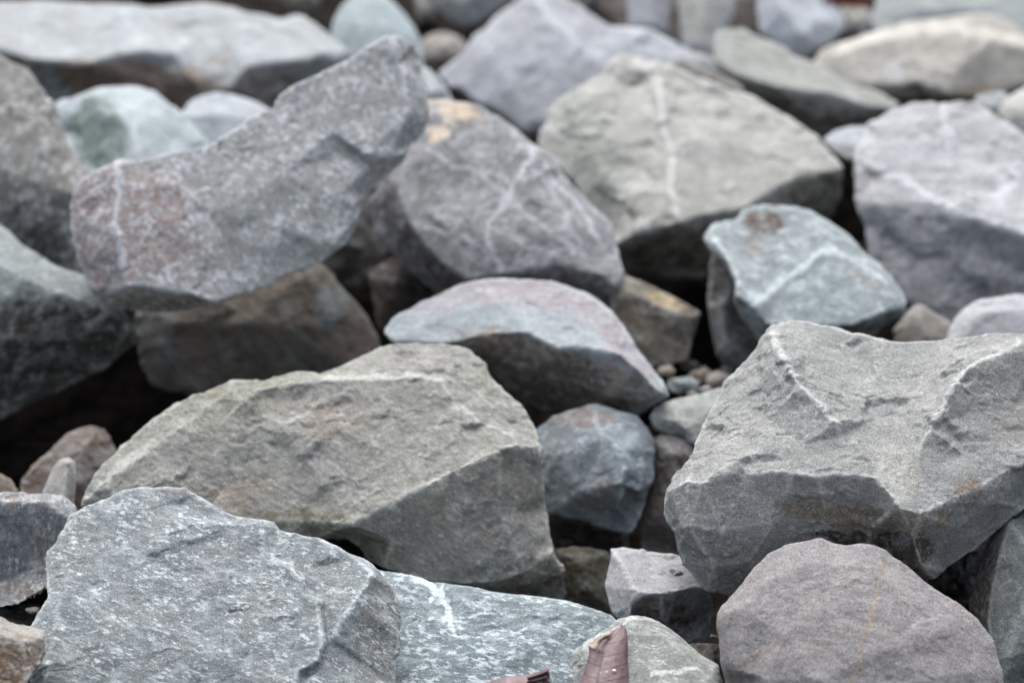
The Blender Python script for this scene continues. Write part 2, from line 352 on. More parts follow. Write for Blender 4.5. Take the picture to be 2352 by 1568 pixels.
# ---- the big olive rock
rock('boulder', 'long olive-grey wedge-shaped rock with a pale crest in the centre of the pile', 'rock', 1.14,
 [(183,1162,50),(205,1112,45),(235,1070,40),(271,1033,40),(315,993,36),(348,964,36),(403,931,36),(458,905,34),(505,887,30),(531,871,30),(601,874,34),(641,868,38),(688,856,50),(714,854,52),(732,859,50),(804,832,70),(867,804,100),(904,793,116),(944,790,120),(973,797,112),(1017,791,120),(1058,795,120),(1083,806,110),(1092,821,95),(1116,839,80),(1127,861,70),(1160,894,60),(1200,931,50),(1233,985,35),(1248,1029,20),(1246,1078,40),(1252,1126,75),(1254,1170,110),(1263,1232,105),(1277,1276,130),(1296,1320,170),(1303,1365,225),(1288,1385,240),(1222,1372,235),(1131,1362,190),(1060,1348,140),(966,1330,105),(915,1317,95),(878,1305,90),(840,1284,130),(826,1256,110),(794,1236,95),(720,1236,85),(620,1260,80),(500,1270,80),(350,1260,80),(220,1215,80)],
 [[(809,1205,-22),(875,1164,-44),(973,1116,-62),(1058,1073,-68),(1149,1031,-66),(1190,1022,-50),(1238,1026,-10)],
  [(531,885,4),(600,892,2),(660,880,4),(746,874,0),(856,868,-6),(966,866,-8),(1010,874,-8),(1050,927,-14),(1098,964,-16),(1178,1000,-30),(1190,1022,-50)],
  [(1076,870,18),(1120,930,8),(1170,980,0)],
  [(560,922,-14),(520,960,-2),(483,989,0)],[(560,922,-14),(600,950,-2),(641,973,-2),(700,955,-6),(740,915,2)],[(620,915,22),(680,920,20)],
  [(240,1110,0),(330,1040,-4),(420,975,-2),(500,915,0)],[(300,1180,22),(480,1190,26),(700,1195,40)],[(760,1120,-6),(900,1040,-26)],
  [(1070,1340,112),(1130,1335,116),(1210,1310,104),(1268,1272,98)],[(900,1240,28),(1000,1200,4),(1150,1180,16)]],
 g=(.05,.62), yc=1100, vox=SHARP, amp=.72, fac=1.2, rnd=4.6, T=520, aniso=(25,2.0),
 mat=dict(cA=(138,138,128), cB=(142,139,136), pale=(188,192,184), cloud=.4, fleck=.55, fscale=11, fang=35, fstretch=1.8, grain=1, edge=.8, mottle=.75, fthr=.595, bump=1.4),
 veins=[([(746,868),(856,866),(966,864),(1012,872)],7,.8),([(1012,872),(1050,927),(1098,964),(1178,998)],4,.8),([(809,1208),(875,1165),(973,1118),(1058,1075),(1149,1031),(1240,1026)],5,.7),([(190,1160),(271,1075),(350,1010)],9,.6),([(1090,895),(1120,930),(1165,955)],3,.5),([(540,900),(560,925),(490,985)],3,.5),([(640,970),(705,952)],4,.6)],
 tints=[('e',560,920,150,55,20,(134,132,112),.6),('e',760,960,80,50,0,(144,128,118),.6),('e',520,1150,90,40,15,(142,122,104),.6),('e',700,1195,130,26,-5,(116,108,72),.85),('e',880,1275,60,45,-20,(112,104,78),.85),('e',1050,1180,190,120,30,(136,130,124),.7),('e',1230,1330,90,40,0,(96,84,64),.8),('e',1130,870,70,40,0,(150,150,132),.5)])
rock('stone', 'small reddish brown stone tucked in the notch under the olive-grey rock', 'rock', 1.19,
 [(690,1215),(760,1222),(815,1240),(845,1275),(860,1320),(750,1320),(690,1270)], [[(770,1250,-15),(810,1280,-10)]], vox=4, amp=.6, T=80, mat=dict(cA=(130,112,100), cB=(110,96,86), fleck=.1, edge=.2))

# ---- the big right rock
rock('boulder', 'largest grey rock, saddle-topped with two pale ridges, at the right of the pile', 'rock', 1.05,
 [(1797,740,40),(1823,737,50),(1859,739,60),(1888,747,60),(1918,751,60),(1940,758,60),(1965,768,64),(2006,775,70),(2050,786,74),(2097,787,76),(2152,782,70),(2189,775,64),(2244,768,56),(2299,761,48),(2328,764,46),(2350,771,46),(2430,810,60),(2500,900,80),(2520,1050,120),(2440,1140,150),(2352,1166,185),(2321,1185,200),(2291,1212,220),(2255,1249,240),(2211,1280,260),(2174,1306,285),(2145,1331,300),(2130,1338,305),(2112,1328,300),(2060,1320,330),(1990,1340,350),(1900,1350,350),(1800,1355,350),(1720,1370,350),(1676,1368,340),(1654,1364,320),(1625,1356,300),(1603,1336,280),(1585,1314,255),(1566,1291,230),(1555,1258,200),(1544,1225,175),(1537,1206,160),(1524,1184,150),(1524,1159,125),(1531,1126,100),(1552,1094,85),(1577,1062,85),(1585,1044,90),(1607,982,100),(1632,931,105),(1665,879,105),(1702,839,100),(1735,802,80),(1749,770,60),(1771,749,45)],
 [[(1768,768,0),(1786,799,-40),(1808,839,-66),(1834,883,-78),(1881,923,-74),(1918,967,-60),(1932,1004,-30)],
  [(2370,800,0),(2346,788,-10),(2280,817,-40),(2225,843,-60),(2189,883,-66),(2163,934,-64),(2138,982,-54),(2112,1026,-34)],
  [(1536,1128,70),(1577,1106,15),(1614,1108,0),(1640,1089,-8),(1669,1073,-14),(1731,1086,-16),(1768,1080,-20),(1823,1087,-22),(1881,1098,-22),(1925,1089,-26),(1969,1080,-26),(2006,1097,-24),(2042,1133,-10),(2064,1166,0),(2116,1180,6)],
  [(2116,1180,6),(2180,1150,16),(2262,1112,30),(2310,1085,40),(2400,1040,60)],
  [(1932,1004,-14),(1990,1035,-14),(2060,1040,-14),(2112,1026,-14)],[(1960,860,46),(2060,850,60),(2120,870,46)],[(2010,960,14),(2060,940,14)],
  [(1680,930,60),(1640,1000,56),(1600,1060,50)],[(1750,880,14),(1760,960,6),(1740,1040,-10)],[(1850,1020,-22)],
  [(1580,1210,90),(1660,1215,88),(1780,1200,96),(1900,1195,120),(2000,1210,136)],[(1640,1300,190),(1720,1290,190)],[(2116,1300,170),(2100,1240,110),(2116,1180,6)],[(2200,1210,110),(2280,1150,80)],[(2040,1240,210),(2060,1290,260)],[(2230,950,0),(2320,940,34),(2230,1050,6)]],
 g=(0,.9), yc=1090, vox=SHARP, amp=.62, fac=1.55, rnd=4.6, T=420, aniso=(10,1.6),
 mat=dict(cA=(150,151,149), cB=(142,143,142), pale=(196,198,196), cloud=.3, fleck=.7, fscale=14, fang=15, fstretch=1.6, grain=1.3, edge=.95, mottle=.45, fthr=.60, bump=1.3),
 veins=[([(1770,770),(1808,839),(1834,883),(1881,923),(1918,967),(1932,1000)],6,.85),([(2340,788),(2280,817),(2225,843),(2189,883),(2163,934),(2138,982),(2114,1024)],6,.8),([(2010,1100),(2040,1090),(2075,1140)],12,.4)],
 tints=[('e',2060,1085,55,60,-20,(182,179,168),.7),('e',2225,1130,42,34,20,(124,100,74),.85),('e',2100,1190,60,28,0,(136,120,100),.8),('e',2090,1265,42,55,0,(88,76,60),2),('e',1950,1185,170,26,-8,(126,114,98),1.3),('e',1990,1235,120,16,-4,(74,68,60),1.6),('e',2150,1190,30,14,-20,(150,130,108),1.5),('e',1620,1200,90,110,0,(118,120,118),.5),('e',2310,930,70,90,0,(122,120,116),.7)])  # dark ellipses below the lip paint shade as well as brown stain
rock('boulder', 'smooth domed pinkish-grey rock with a faint rusty streak, bottom right under the largest rock', 'rock', .975,
 [(1647,1408),(1654,1393),(1665,1379),(1691,1353),(1713,1327),(1731,1302),(1764,1269),(1808,1247),(1852,1239),(1881,1232),(1914,1245),(1947,1252),(1976,1247),(2006,1250),(2035,1265),(2079,1302),(2116,1327),(2160,1357),(2189,1375),(2225,1401),(2255,1433),(2280,1470),(2295,1507),(2304,1536),(2308,1568),(2310,1680),(2100,1780),(1750,1760),(1650,1660,90),(1665,1568,70),(1654,1521,40),(1651,1470,30),(1646,1433,24)],
 [[(1700,1400,-36),(1760,1330,-40),(1860,1290,-42),(2000,1300,-44),(2080,1360,-52),(2170,1440,-60),(2230,1540,-50)],[(1800,1450,-84),(1960,1400,-88),(2060,1480,-104),(1980,1620,-96)],[(1700,1540,-20),(1760,1560,-70)],[(1880,1560,-100),(2120,1560,-94)]],
 g=(0,.5), yc=1450, vox=3.4, amp=.5, fac=.75, rnd=11, T=380,
 mat=dict(cloud=.28, cA=(134,129,132), cB=(145,139,139), pale=(182,180,182), fleck=.3, fscale=12, fang=30, fstretch=1.5, grain=1.5, edge=.3, mottle=.6, fthr=.60, bump=1.1),
 tints=[('l',[(2030,1300),(2010,1370),(1995,1440),(1975,1500),(1955,1568)],7,(152,134,112),.7),('e',1760,1490,24,16,0,(140,118,96),.5),('e',1690,1560,60,30,20,(112,100,90),.7)])
rock('stone', 'low grey rock at the bottom edge with the rolled red leaf lying on it', 'rock', .985,
 [(1312,1503),(1321,1488),(1347,1470),(1398,1437),(1417,1421),(1450,1412),(1486,1415),(1515,1426),(1530,1436),(1566,1466),(1614,1507),(1647,1525),(1661,1558),(1668,1640),(1600,1740),(1350,1740),(1300,1650),(1316,1568),(1312,1530)],
 [[(1345,1490,-8),(1400,1456,-10),(1460,1432,-12),(1520,1452,-14),(1570,1500,-20),(1630,1560,-20)],[(1360,1560,-30),(1500,1540,-44),(1560,1600,-50)],[(1500,1490,-18)]],
 g=(0,.8), yc=1520, vox=3, amp=.45, rnd=7, T=220,
 mat=dict(cloud=.5, cA=(132,135,131), cB=(122,125,123), pale=(198,202,200), fleck=.8, fscale=13, fang=20, fstretch=2, edge=.5, grain=1.1), veins=[([(1500,1548),(1535,1544),(1560,1542),(1595,1534)],5,1.2),([(1340,1480),(1400,1445),(1450,1418),(1500,1425)],4,.7)])
rock('slab', 'broad blue slab mottled with white cloudy marks, bottom centre right of the flecked slab', 'rock', 1.055,
 [(860,1305,10),(878,1311,10),(922,1318,10),(966,1327,10),(988,1338,10),(1017,1337,10),(1076,1344,10),(1131,1357,12),(1222,1369,14),(1296,1377,20),(1351,1393,28),(1406,1411,40),(1430,1440,50),(1420,1520,60),(1360,1640,60),(1200,1720,40),(950,1740,40),(850,1600,20),(840,1400,20)],
 [[(900,1340,0),(1000,1355,-2),(1131,1372,-2),(1250,1388,-2),(1340,1410,4)],[(1000,1500,-6),(1200,1500,-10)]],
 g=(.03,1.0), yc=1480, vox=3.4, amp=.4, rnd=5, T=300, aniso=(10,2.2),
 mat=dict(cA=(104,120,128), cB=(112,126,132), pale=(196,210,218), cloud=.5, fleck=.8, fscale=8, fang=12, fstretch=1.9, edge=.6, mottle=.4, fthr=.56, bump=.6),
 veins=[([(966,1327),(1000,1352),(1022,1385),(1036,1425),(1043,1448)],8,1.6),([(1016,1340),(1018,1370),(1034,1420)],4,.9)])
rock('stone', 'small blocky lilac-grey stone with a flat top and dark front, under the largest rock', 'rock', 1.10,
 [(1402,1259,10),(1431,1256,10),(1479,1261,10),(1541,1274,10),(1575,1280,10),(1612,1310,20),(1640,1350,30),(1640,1400,130),(1630,1470,210),(1588,1480,200),(1530,1460,170),(1470,1430,130),(1417,1420,110),(1404,1408,100),(1398,1378,80),(1389,1345,60),(1393,1316,45),(1402,1287,20)],
 [[(1408,1270,-4),(1417,1280,-10),(1442,1324,-16),(1453,1351,-20)],[(1453,1351,-20),(1480,1362,-22),(1516,1362,-22),(1548,1357,-20),(1596,1346,-10),(1630,1350,0)],[(1453,1353,-20),(1448,1390,30),(1448,1418,66)]],
 g=(0,1.3), yc=1355, vox=3.2, amp=.5, rnd=5, T=150,
 mat=dict(cA=(158,158,164), cB=(148,146,150), fleck=.35, fscale=9, edge=.7), tints=[('e',1535,1425,90,50,0,(84,70,58),.95),('e',1505,1390,30,14,0,(112,84,60),.9)])
rock('pebble', 'tiny grey pebble lying on top of the small blocky stone', 'pebble', 1.088,
 [(1536,1312),(1541,1306),(1552,1309),(1562,1308),(1571,1314),(1572,1321),(1560,1324),(1545,1321)], [[(1556,1314,-6)]], rim=3, vox=1.2, amp=.2, rnd=1.5, T=12, mat=dict(cA=(130,132,126), cB=(110,108,100), fleck=.3))
rock('rock', 'blue-grey rock at the right edge below the largest rock, with a brown left flank', 'rock', 1.06,
 [(2425,1160),(2352,1172),(2321,1187),(2277,1230),(2262,1258),(2251,1298),(2236,1342),(2222,1389),(2230,1440),(2240,1500),(2250,1620),(2330,1680),(2500,1620),(2520,1300)],
 [[(2318,1200,-4),(2300,1260,-18),(2284,1324,-24),(2268,1422,-30),(2280,1520,-34)],[(2400,1300,-30),(2400,1480,-40)]],
 g=(-.25,.3), yc=1400, rim=50, vox=3.5, amp=.6, rnd=7, T=220,
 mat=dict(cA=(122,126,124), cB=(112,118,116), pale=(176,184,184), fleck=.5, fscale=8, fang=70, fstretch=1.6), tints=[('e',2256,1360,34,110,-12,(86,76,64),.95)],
 veins=[([(2352,1400),(2320,1480),(2300,1568)],12,.6)])
rock('stone', 'dark stone deep in the gap between the domed pinkish rock and the right edge', 'rock', 1.16,
 [(2130,1300),(2200,1265),(2270,1250),(2290,1330),(2250,1420),(2180,1400),(2120,1350)], [[(2200,1320,-20),(2220,1360,-20)]], g=(0,.1), vox=4, amp=1.2, T=80, mat=dict(cA=(72,66,60), cB=(60,58,54), fleck=.15, edge=.2))
rock('stone', 'small brown stone low between the leaf rock and the domed pinkish rock', 'rock', 1.075,
 [(1575,1478),(1620,1474),(1665,1480),(1690,1520),(1640,1560),(1590,1520)], [[(1630,1500,-12)]], vox=3.5, amp=.9, T=50, mat=dict(cA=(118,104,90), cB=(96,84,74), fleck=.2, edge=.2))

# ---- under and beside the crescent
rock('rock', 'small blue-grey angular rock standing under the crescent-shaped rock', 'rock', 1.24,
 [(1232,985),(1270,956),(1332,936),(1369,925),(1424,943),(1461,953),(1486,982),(1501,1011),(1506,1034),(1501,1064),(1502,1104),(1490,1122),(1483,1151),(1473,1188),(1453,1223),(1439,1227),(1398,1217),(1340,1195),(1259,1179),(1200,1160),(1190,1050)],
 [[(1330,962,10),(1369,971,-26),(1398,1004,-56),(1424,1037,-74),(1436,1075,-80),(1431,1107,-74),(1425,1150,-30)],[(1431,1107,-74),(1468,1128,-16),(1490,1112,24)],[(1285,1040,-20),(1330,1130,-10),(1400,1170,10)],[(1452,1150,30),(1440,1200,40)]],
 g=(0,.5), yc=1080, rim=45, vox=3.8, amp=.6, rnd=4, T=190,
 mat=dict(cA=(112,120,132), cB=(122,132,138), pale=(180,196,206), fleck=.5, fscale=6, edge=.5, mottle=.6),
 tints=[('e',1320,955,90,22,-8,(126,100,82),.85),('e',1380,1130,70,26,30,(142,122,104),.55),('e',1270,1060,30,110,0,(104,106,106),.6),('e',1440,1050,45,60,0,(146,164,174),.6)])
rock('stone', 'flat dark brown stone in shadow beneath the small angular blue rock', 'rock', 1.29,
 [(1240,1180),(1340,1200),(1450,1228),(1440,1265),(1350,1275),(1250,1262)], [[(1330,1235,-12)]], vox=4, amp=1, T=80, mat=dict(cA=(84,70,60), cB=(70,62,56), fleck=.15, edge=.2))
rock('stone', 'mossy brown stone low between the olive-grey rock and the blocky stone', 'rock', 1.22,
 [(1270,1262),(1320,1252),(1400,1262),(1420,1330),(1425,1420),(1340,1420),(1290,1390)], [[(1340,1290,-14),(1350,1350,-20)]], g=(0,.15), vox=4, amp=.9, T=90, mat=dict(cA=(96,86,70), cB=(84,82,58), fleck=.12, edge=.2))
rock('stone', 'brown-grey upright stone in shadow left of the largest rock', 'rock', 1.26,
 [(1494,1000),(1530,996),(1580,1004),(1630,1040),(1630,1150),(1600,1290),(1480,1290),(1465,1230),(1500,1120)], [[(1545,1040,-20),(1550,1130,-26)]], g=(0,.1), vox=4, amp=.8, T=120, mat=dict(cA=(120,108,102), cB=(100,90,86), fleck=.2, edge=.2))
rock('stone', 'pale greenish-grey stone poking out left of the top of the largest rock', 'rock', 1.27,
 [(1493,955),(1504,934),(1533,920),(1603,905),(1654,890),(1700,900),(1680,1010),(1620,1030),(1577,1016),(1559,997),(1530,997),(1500,986)],
 [[(1510,958,-12),(1545,965,-16),(1580,985,-10)],[(1560,935,-4),(1640,930,-8)]], g=(0,.7), vox=4, amp=.6, T=110, mat=dict(cA=(138,146,144), cB=(146,148,140), fleck=.35))
rock('boulder', 'crescent-shaped rock with a mauve and pale blue back and brown hollow underside', 'rock', 1.28,
 [(878,766,10),(882,751,10),(897,733,10),(930,711,10),(1003,678,10),(1058,650,10),(1094,643,10),(1157,639,12),(1259,643,14),(1307,656,14),(1351,674,16),(1406,711,20),(1435,751,24),(1461,795,30),(1497,839,34),(1527,879,40),(1541,912,60),(1508,925,90),(1486,942,150),(1461,958,190),(1424,952,230),(1370,960,300),(1296,950,330),(1230,940,330),(1150,880,240),(1105,830,150),(1040,800,60),(950,802,50),(905,792,26)],
 [[(884,772,4),(911,783,0),(1003,787,-8),(1058,784,-12),(1087,773,-16),(1149,764,-20),(1215,762,-24),(1252,784,-22),(1277,799,-20),(1351,799,-18),(1424,812,-14),(1461,843,-6),(1515,903,20)],
  [(1140,820,90),(1220,850,120),(1320,880,140),(1400,910,130),(1470,920,110)],[(1000,730,-12),(1150,700,-14),(1300,720,-14),(1400,770,-6)]],
 g=(0,.85), yc=790, vox=3.8, amp=.5, rnd=6, T=230,
 mat=dict(cA=(150,160,166), cB=(158,166,172), pale=(200,208,216), fleck=.4, fscale=8, fang=5, edge=.5, mottle=.35, bump=.7),
 tints=[('l',[(960,690),(1060,665),(1200,668),(1310,690),(1380,730),(1440,800),(1480,850)],34,(152,140,145),1.1),('e',1270,870,230,72,-22,(112,98,86),1.5),('e',1460,905,60,50,0,(112,98,84),.9),('l',[(1120,775),(1150,800)],9,(138,112,92),1.3),('l',[(1215,790),(1260,825)],9,(138,114,94),1.3),('l',[(1400,850),(1430,880),(1380,920),(1300,935)],16,(142,116,96),1.3)])
rock('stone', 'yellow-stained stone in the gap right of the crescent-shaped rock', 'rock', 1.40,
 [(1395,640),(1431,630),(1464,641),(1515,663),(1550,682),(1566,693),(1610,722),(1592,773),(1581,828),(1548,835),(1500,850),(1460,820),(1400,720)],
 [[(1440,665,-10),(1500,695,-16),(1560,722,-16),(1595,730,-6)],[(1520,770,0),(1490,800,0)]], g=(0,.4), vox=4.5, amp=.8, T=130,
 mat=dict(cA=(112,106,90), cB=(98,86,72), fleck=.15, edge=.3), tints=[('e',1525,693,52,16,-22,(178,156,112),.9),('e',1440,660,30,26,0,(140,138,120),.7)])
rock('stone', 'brown stone deep in the black gap left of the crescent-shaped rock', 'rock', 1.5,
 [(845,630),(880,600),(930,590),(985,615),(1000,700),(950,780),(870,770)], [[(910,650,-20)]], g=(0,.1), vox=6, amp=1, T=100, mat=dict(cA=(84,66,58), cB=(66,58,52), fleck=.1, edge=.1))
for (x, y, rx, ry, z, cA, lb) in [(75,1402,16,9,1.09,(116,104,94),'tiny grey-brown chip in the dark gap left of the flecked slab'),(98,1418,10,7,1.08,(96,84,74),'tiny dark chip touching the left side of the flecked slab'),(1300,1246,22,10,1.27,(108,92,80),'small brown chip on the dark flat stone under the angular blue rock'),(1640,1462,14,9,1.06,(112,100,90),'tiny brown chip right of the small blocky stone'),(2215,1388,20,12,1.12,(98,88,78),'small brown chip in the dark gap right of the domed rock'),(2190,1350,12,8,1.13,(86,80,74),'tiny dark chip in the gap right of the domed rock'),(770,1262,18,9,1.175,(124,100,84),'small reddish chip in the notch under the olive-grey rock'),(205,1172,10,7,1.19,(120,108,98),'tiny brown chip between the blue-grey rock and the olive-grey rock'),(1590,905,14,8,1.32,(140,128,116),'tiny tan chip on top of the soil beside the crescent tip'),(1545,880,16,10,1.36,(112,96,86),'tiny brown chip left of the blue-green pebble'),(1620,893,20,10,1.33,(150,142,132),'tiny pale chip on the soil above the pale greenish stone'),(1668,850,18,11,1.40,(104,92,84),'tiny dark brown chip by the shoulder of the largest rock'),(1530,852,24,15,1.38,(150,128,92),'ochre pebble beside the yellow-stained stone'),(1570,884,42,24,1.34,(108,124,128),'blue-green pebble above the pale greenish stone'),(1612,862,34,18,1.38,(124,98,82),'reddish brown pebble in front of the blue stone with a brown patch'),(1650,872,34,20,1.36,(132,118,106),'tan pebble close to the left shoulder of the largest rock'),(1585,840,26,15,1.42,(90,70,60),'dark brown pebble in the shadow under the yellow-stained stone')]:
    o_ = [(x+rx*math.cos(a)*(1+.15*math.sin(3*a+x)), y-ry*math.sin(a)*(1+.2*math.cos(2*a+x))) for a in np.linspace(0, 2*math.pi, 7)[:-1]+x]
    rock('pebble', lb, 'pebble', z, o_, [[(x, y-2, -ry*.6)]], rim=4, g=(0,.5), vox=2.4, amp=.4, rnd=2, T=ry*1.5, mat=dict(cA=cA, cB=tuple(int(v*.88) for v in cA), fleck=.2, edge=.3))

# ---- left middle
rock('boulder', 'long tilted grey slab rising to the right with a reddish lower left end', 'rock', 1.31,
 [(161,531,60),(161,476,60),(165,432,56),(201,399,40),(271,368,20),(319,370,12),(366,357,12),(432,342,12),(487,328,12),(531,300,12),(571,267,12),(623,245,12),(637,220,12),(670,200,12),(732,172,12),(804,135,14),(842,106,16),(882,81,18),(922,81,30),(944,95,46),(966,128,60),(974,165,66),(981,227,66),(986,275,70),(966,315,70),(946,330,70),(930,370,70),(893,399,66),(853,436,60),(831,469,60),(816,525,64),(798,561,50),(765,579,46),(732,605,44),(681,619,40),(637,638,30),(615,656,26),(568,674,26),(513,694,40),(439,710,100),(366,718,110),(278,718,110),(249,707,100),(220,689,80),(201,663,72),(198,634,70),(176,597,66),(167,561,62)],
 [[(271,376,0),(271,439,-14),(264,513,-20),(282,574,-22),(282,608,-20),(293,658,-14)],[(293,658,-14),(330,654,-14),(366,662,-12),(439,674,-8),(494,692,4)],
  [(900,110,6),(930,180,12),(940,250,10)],[(805,330,-6),(838,352,-10),(893,362,6),(930,350,30)],[(800,345,16),(845,378,20),(890,385,34)],[(780,450,-4),(815,470,20)],[(770,560,10),(820,500,30)],
  [(500,480,-10),(650,400,-14),(760,300,-8)],[(640,520,-8)],[(400,420,-8)]],
 g=(0,.38), yc=450, vox=3.8, amp=.55, rnd=5, T=210, aniso=(50,1.8),
 mat=dict(cA=(140,142,142), cB=(150,151,151), pale=(192,196,204), cloud=.4, fleck=.95, fscale=8, fang=50, fstretch=1.3, edge=.9, mottle=.5, fthr=.56, grain=1.2, bump=1.1),
 veins=[([(271,376),(271,439),(264,513),(280,574),(284,640)],6,1.1),([(180,470),(215,440),(255,400)],5,.8),([(190,540),(220,500),(240,470)],5,.7),([(205,600),(232,560),(262,520)],4,.7),([(310,665),(340,650),(430,672),(490,688)],5,.6)],
 tints=[('e',230,520,80,180,0,(138,122,120),1.3),('e',335,520,110,130,0,(140,122,117),1.2),('e',420,600,120,60,0,(136,126,122),.6),('e',370,700,110,16,0,(106,96,84),.8),('e',600,600,120,40,25,(136,142,146),.5),('l',[(300,690),(370,700),(450,694)],12,(104,92,80),.9)])
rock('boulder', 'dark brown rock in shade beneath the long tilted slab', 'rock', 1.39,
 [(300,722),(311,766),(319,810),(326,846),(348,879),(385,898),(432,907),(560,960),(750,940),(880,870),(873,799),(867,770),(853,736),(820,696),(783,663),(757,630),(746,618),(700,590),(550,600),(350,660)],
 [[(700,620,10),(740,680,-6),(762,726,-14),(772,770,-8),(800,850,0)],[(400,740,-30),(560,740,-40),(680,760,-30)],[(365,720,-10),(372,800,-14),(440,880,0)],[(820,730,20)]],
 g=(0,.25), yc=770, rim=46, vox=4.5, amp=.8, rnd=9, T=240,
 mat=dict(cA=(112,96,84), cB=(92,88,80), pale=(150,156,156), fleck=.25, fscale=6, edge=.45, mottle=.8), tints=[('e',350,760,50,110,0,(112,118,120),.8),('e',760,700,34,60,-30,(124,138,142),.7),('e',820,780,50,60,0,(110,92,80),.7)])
rock('boulder', 'tall speckled grey rock with a dark lower half, touching the left edge', 'rock', 1.45,
 [(-380,60),(-90,90),(0,122),(30,140),(66,157),(92,198),(117,238),(139,286),(161,337),(183,374),(201,396),(230,430),(250,520),(240,640),(198,650,60),(146,640,90),(66,610,110),(0,590,110),(-380,560,110)],
 [[(-60,350,-10),(0,376,-16),(48,414,-20),(128,437,-16),(190,436,0)],[(40,260,-20),(100,330,-18)],[(60,510,30),(150,540,40)]],
 g=(.1,.35), yc=410, vox=5, amp=.7, rnd=8, T=220,
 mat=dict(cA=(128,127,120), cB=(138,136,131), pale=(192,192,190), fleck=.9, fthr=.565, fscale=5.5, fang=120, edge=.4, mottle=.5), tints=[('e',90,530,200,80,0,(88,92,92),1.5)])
rock('boulder', 'left edge rock with a sloping pale top strip over the black hollow', 'rock', 1.35,
 [(-480,420,40),(-150,470,40),(0,513,30),(22,531,26),(59,564,24),(110,597,22),(146,619,20),(198,636,20),(230,660,24),(293,722,30),(310,742,40),(312,790,150),(250,840,240),(130,900,340),(0,960,400),(-480,960,400)],
 [[(-100,570,-20),(0,608,-24),(55,638,-24),(121,667,-22),(183,689,-18),(256,717,-6),(300,742,20)],[(-60,760,90),(60,780,110),(180,780,110)],[(60,598,0),(140,640,-2)]],
 g=(0,1.0), yc=640, vox=5, amp=.7, rnd=7, T=200,
 mat=dict(cA=(136,146,146), cB=(124,132,132), pale=(178,190,192), fleck=.5, fscale=5, fang=-35, fstretch=2.4, edge=.4), tints=[('e',80,820,300,130,0,(58,54,48),2)])  # near-black ellipse paints the hollow's shade on the underside
rock('stone', 'dark filler stone added behind the raised half of the long tilted slab to block light in the gap', 'rock', 1.62,
 [(430,400),(560,330),(700,300),(800,330),(850,440),(890,560),(870,660),(700,670),(450,580)], [[(700,480,-20),(820,560,-20)]], g=(0,.2), vox=7, amp=.8, T=160, mat=dict(cA=(70,62,56), cB=(58,52,48), fleck=.1, edge=.1))  # filler added to keep light from falling into the gap behind the slab
rock('rock', 'green and pale blue faceted rock behind the left end of the long tilted slab', 'rock', 1.58,
 [(121,238),(165,223),(220,203),(267,200),(319,198),(359,212),(395,238),(425,262),(469,311),(520,360),(480,420),(200,440),(150,340),(130,280)],
 [[(212,228,-20),(227,222,-30),(249,256,-46),(278,264,-56),(304,293,-62),(319,348,-66),(330,420,-60)],[(212,228,-20),(172,267,10),(160,300,30)],[(400,300,10)],[(200,340,10)]],
 g=(.1,.7), yc=330, vox=6, amp=.6, rnd=7, T=150,
 mat=dict(cA=(172,184,190), cB=(158,170,176), pale=(205,214,220), fleck=.3, fscale=5, edge=.4, mottle=.4), tints=[('e',225,310,62,84,20,(108,126,120),1.8),('e',150,245,36,24,0,(170,180,196),.6)])
rock('rock', 'small pale blue rock between the green faceted rock and the long tilted slab', 'rock', 1.64,
 [(410,262),(430,240),(458,220),(494,212),(531,216),(586,234),(625,252),(640,320),(540,370),(440,350)], [[(430,268,-6),(500,262,-12),(590,275,-8)]], g=(0,.7), vox=6, amp=.5, T=120,
 mat=dict(cA=(168,176,186), cB=(160,168,176), fleck=.2, edge=.3))
rock('boulder', 'long white-grey boulder with brown undersides across the top left', 'rock', 1.76,
 [(-100,0,60),(0,3,60),(110,4,60),(220,7,60),(293,9,60),(330,16,56),(385,15,56),(458,7,60),(524,15,56),(568,29,50),(604,38,46),(652,48,40),(688,37,46),(714,46,40),(743,70,36),(769,92,30),(815,125,40),(800,190,110),(700,230,150),(640,260,160),(500,280,170),(415,280,170),(300,270,170),(200,280,170),(110,250,150),(50,200,100),(-100,180,80)],
 [[(-60,105,-10),(37,122,-30),(84,138,-40),(205,142,-44),(256,124,-46),(311,116,-46),(403,122,-44),(440,175,-20),(470,210,20),(530,200,10),(560,155,-24),(600,144,-30),(690,136,-26),(745,122,-10)],[(150,80,0),(300,70,10),(450,80,6)],[(520,90,0),(540,160,0)],[(330,200,70),(150,210,80)]],
 g=(0,.9), yc=140, vox=7, amp=.7, rnd=9, T=230,
 mat=dict(cA=(160,166,172), cB=(154,158,160), pale=(222,226,230), fleck=.2, fscale=4, edge=.2, mottle=.3, grain=.6), tints=[('e',270,200,230,56,-3,(138,116,98),2),('e',80,185,80,40,-20,(126,108,92),2),('e',620,205,80,48,0,(120,104,88),.9),('e',505,140,18,20,0,(124,106,88),.8)])
rock('rock', 'rounded pale blue rock behind the raised tip of the long tilted slab', 'rock', 1.85,
 [(762,60),(768,40),(783,11),(815,-15),(860,-22),(893,-5),(922,22),(952,59),(970,100),(980,180),(850,210),(760,170),(752,110)], [[(820,50,-24),(880,60,-24),(850,130,-30)]], g=(0,.5), vox=7, amp=.5, rnd=7, T=150,
 mat=dict(cA=(158,174,180), cB=(150,164,168), fleck=.15, edge=.2))

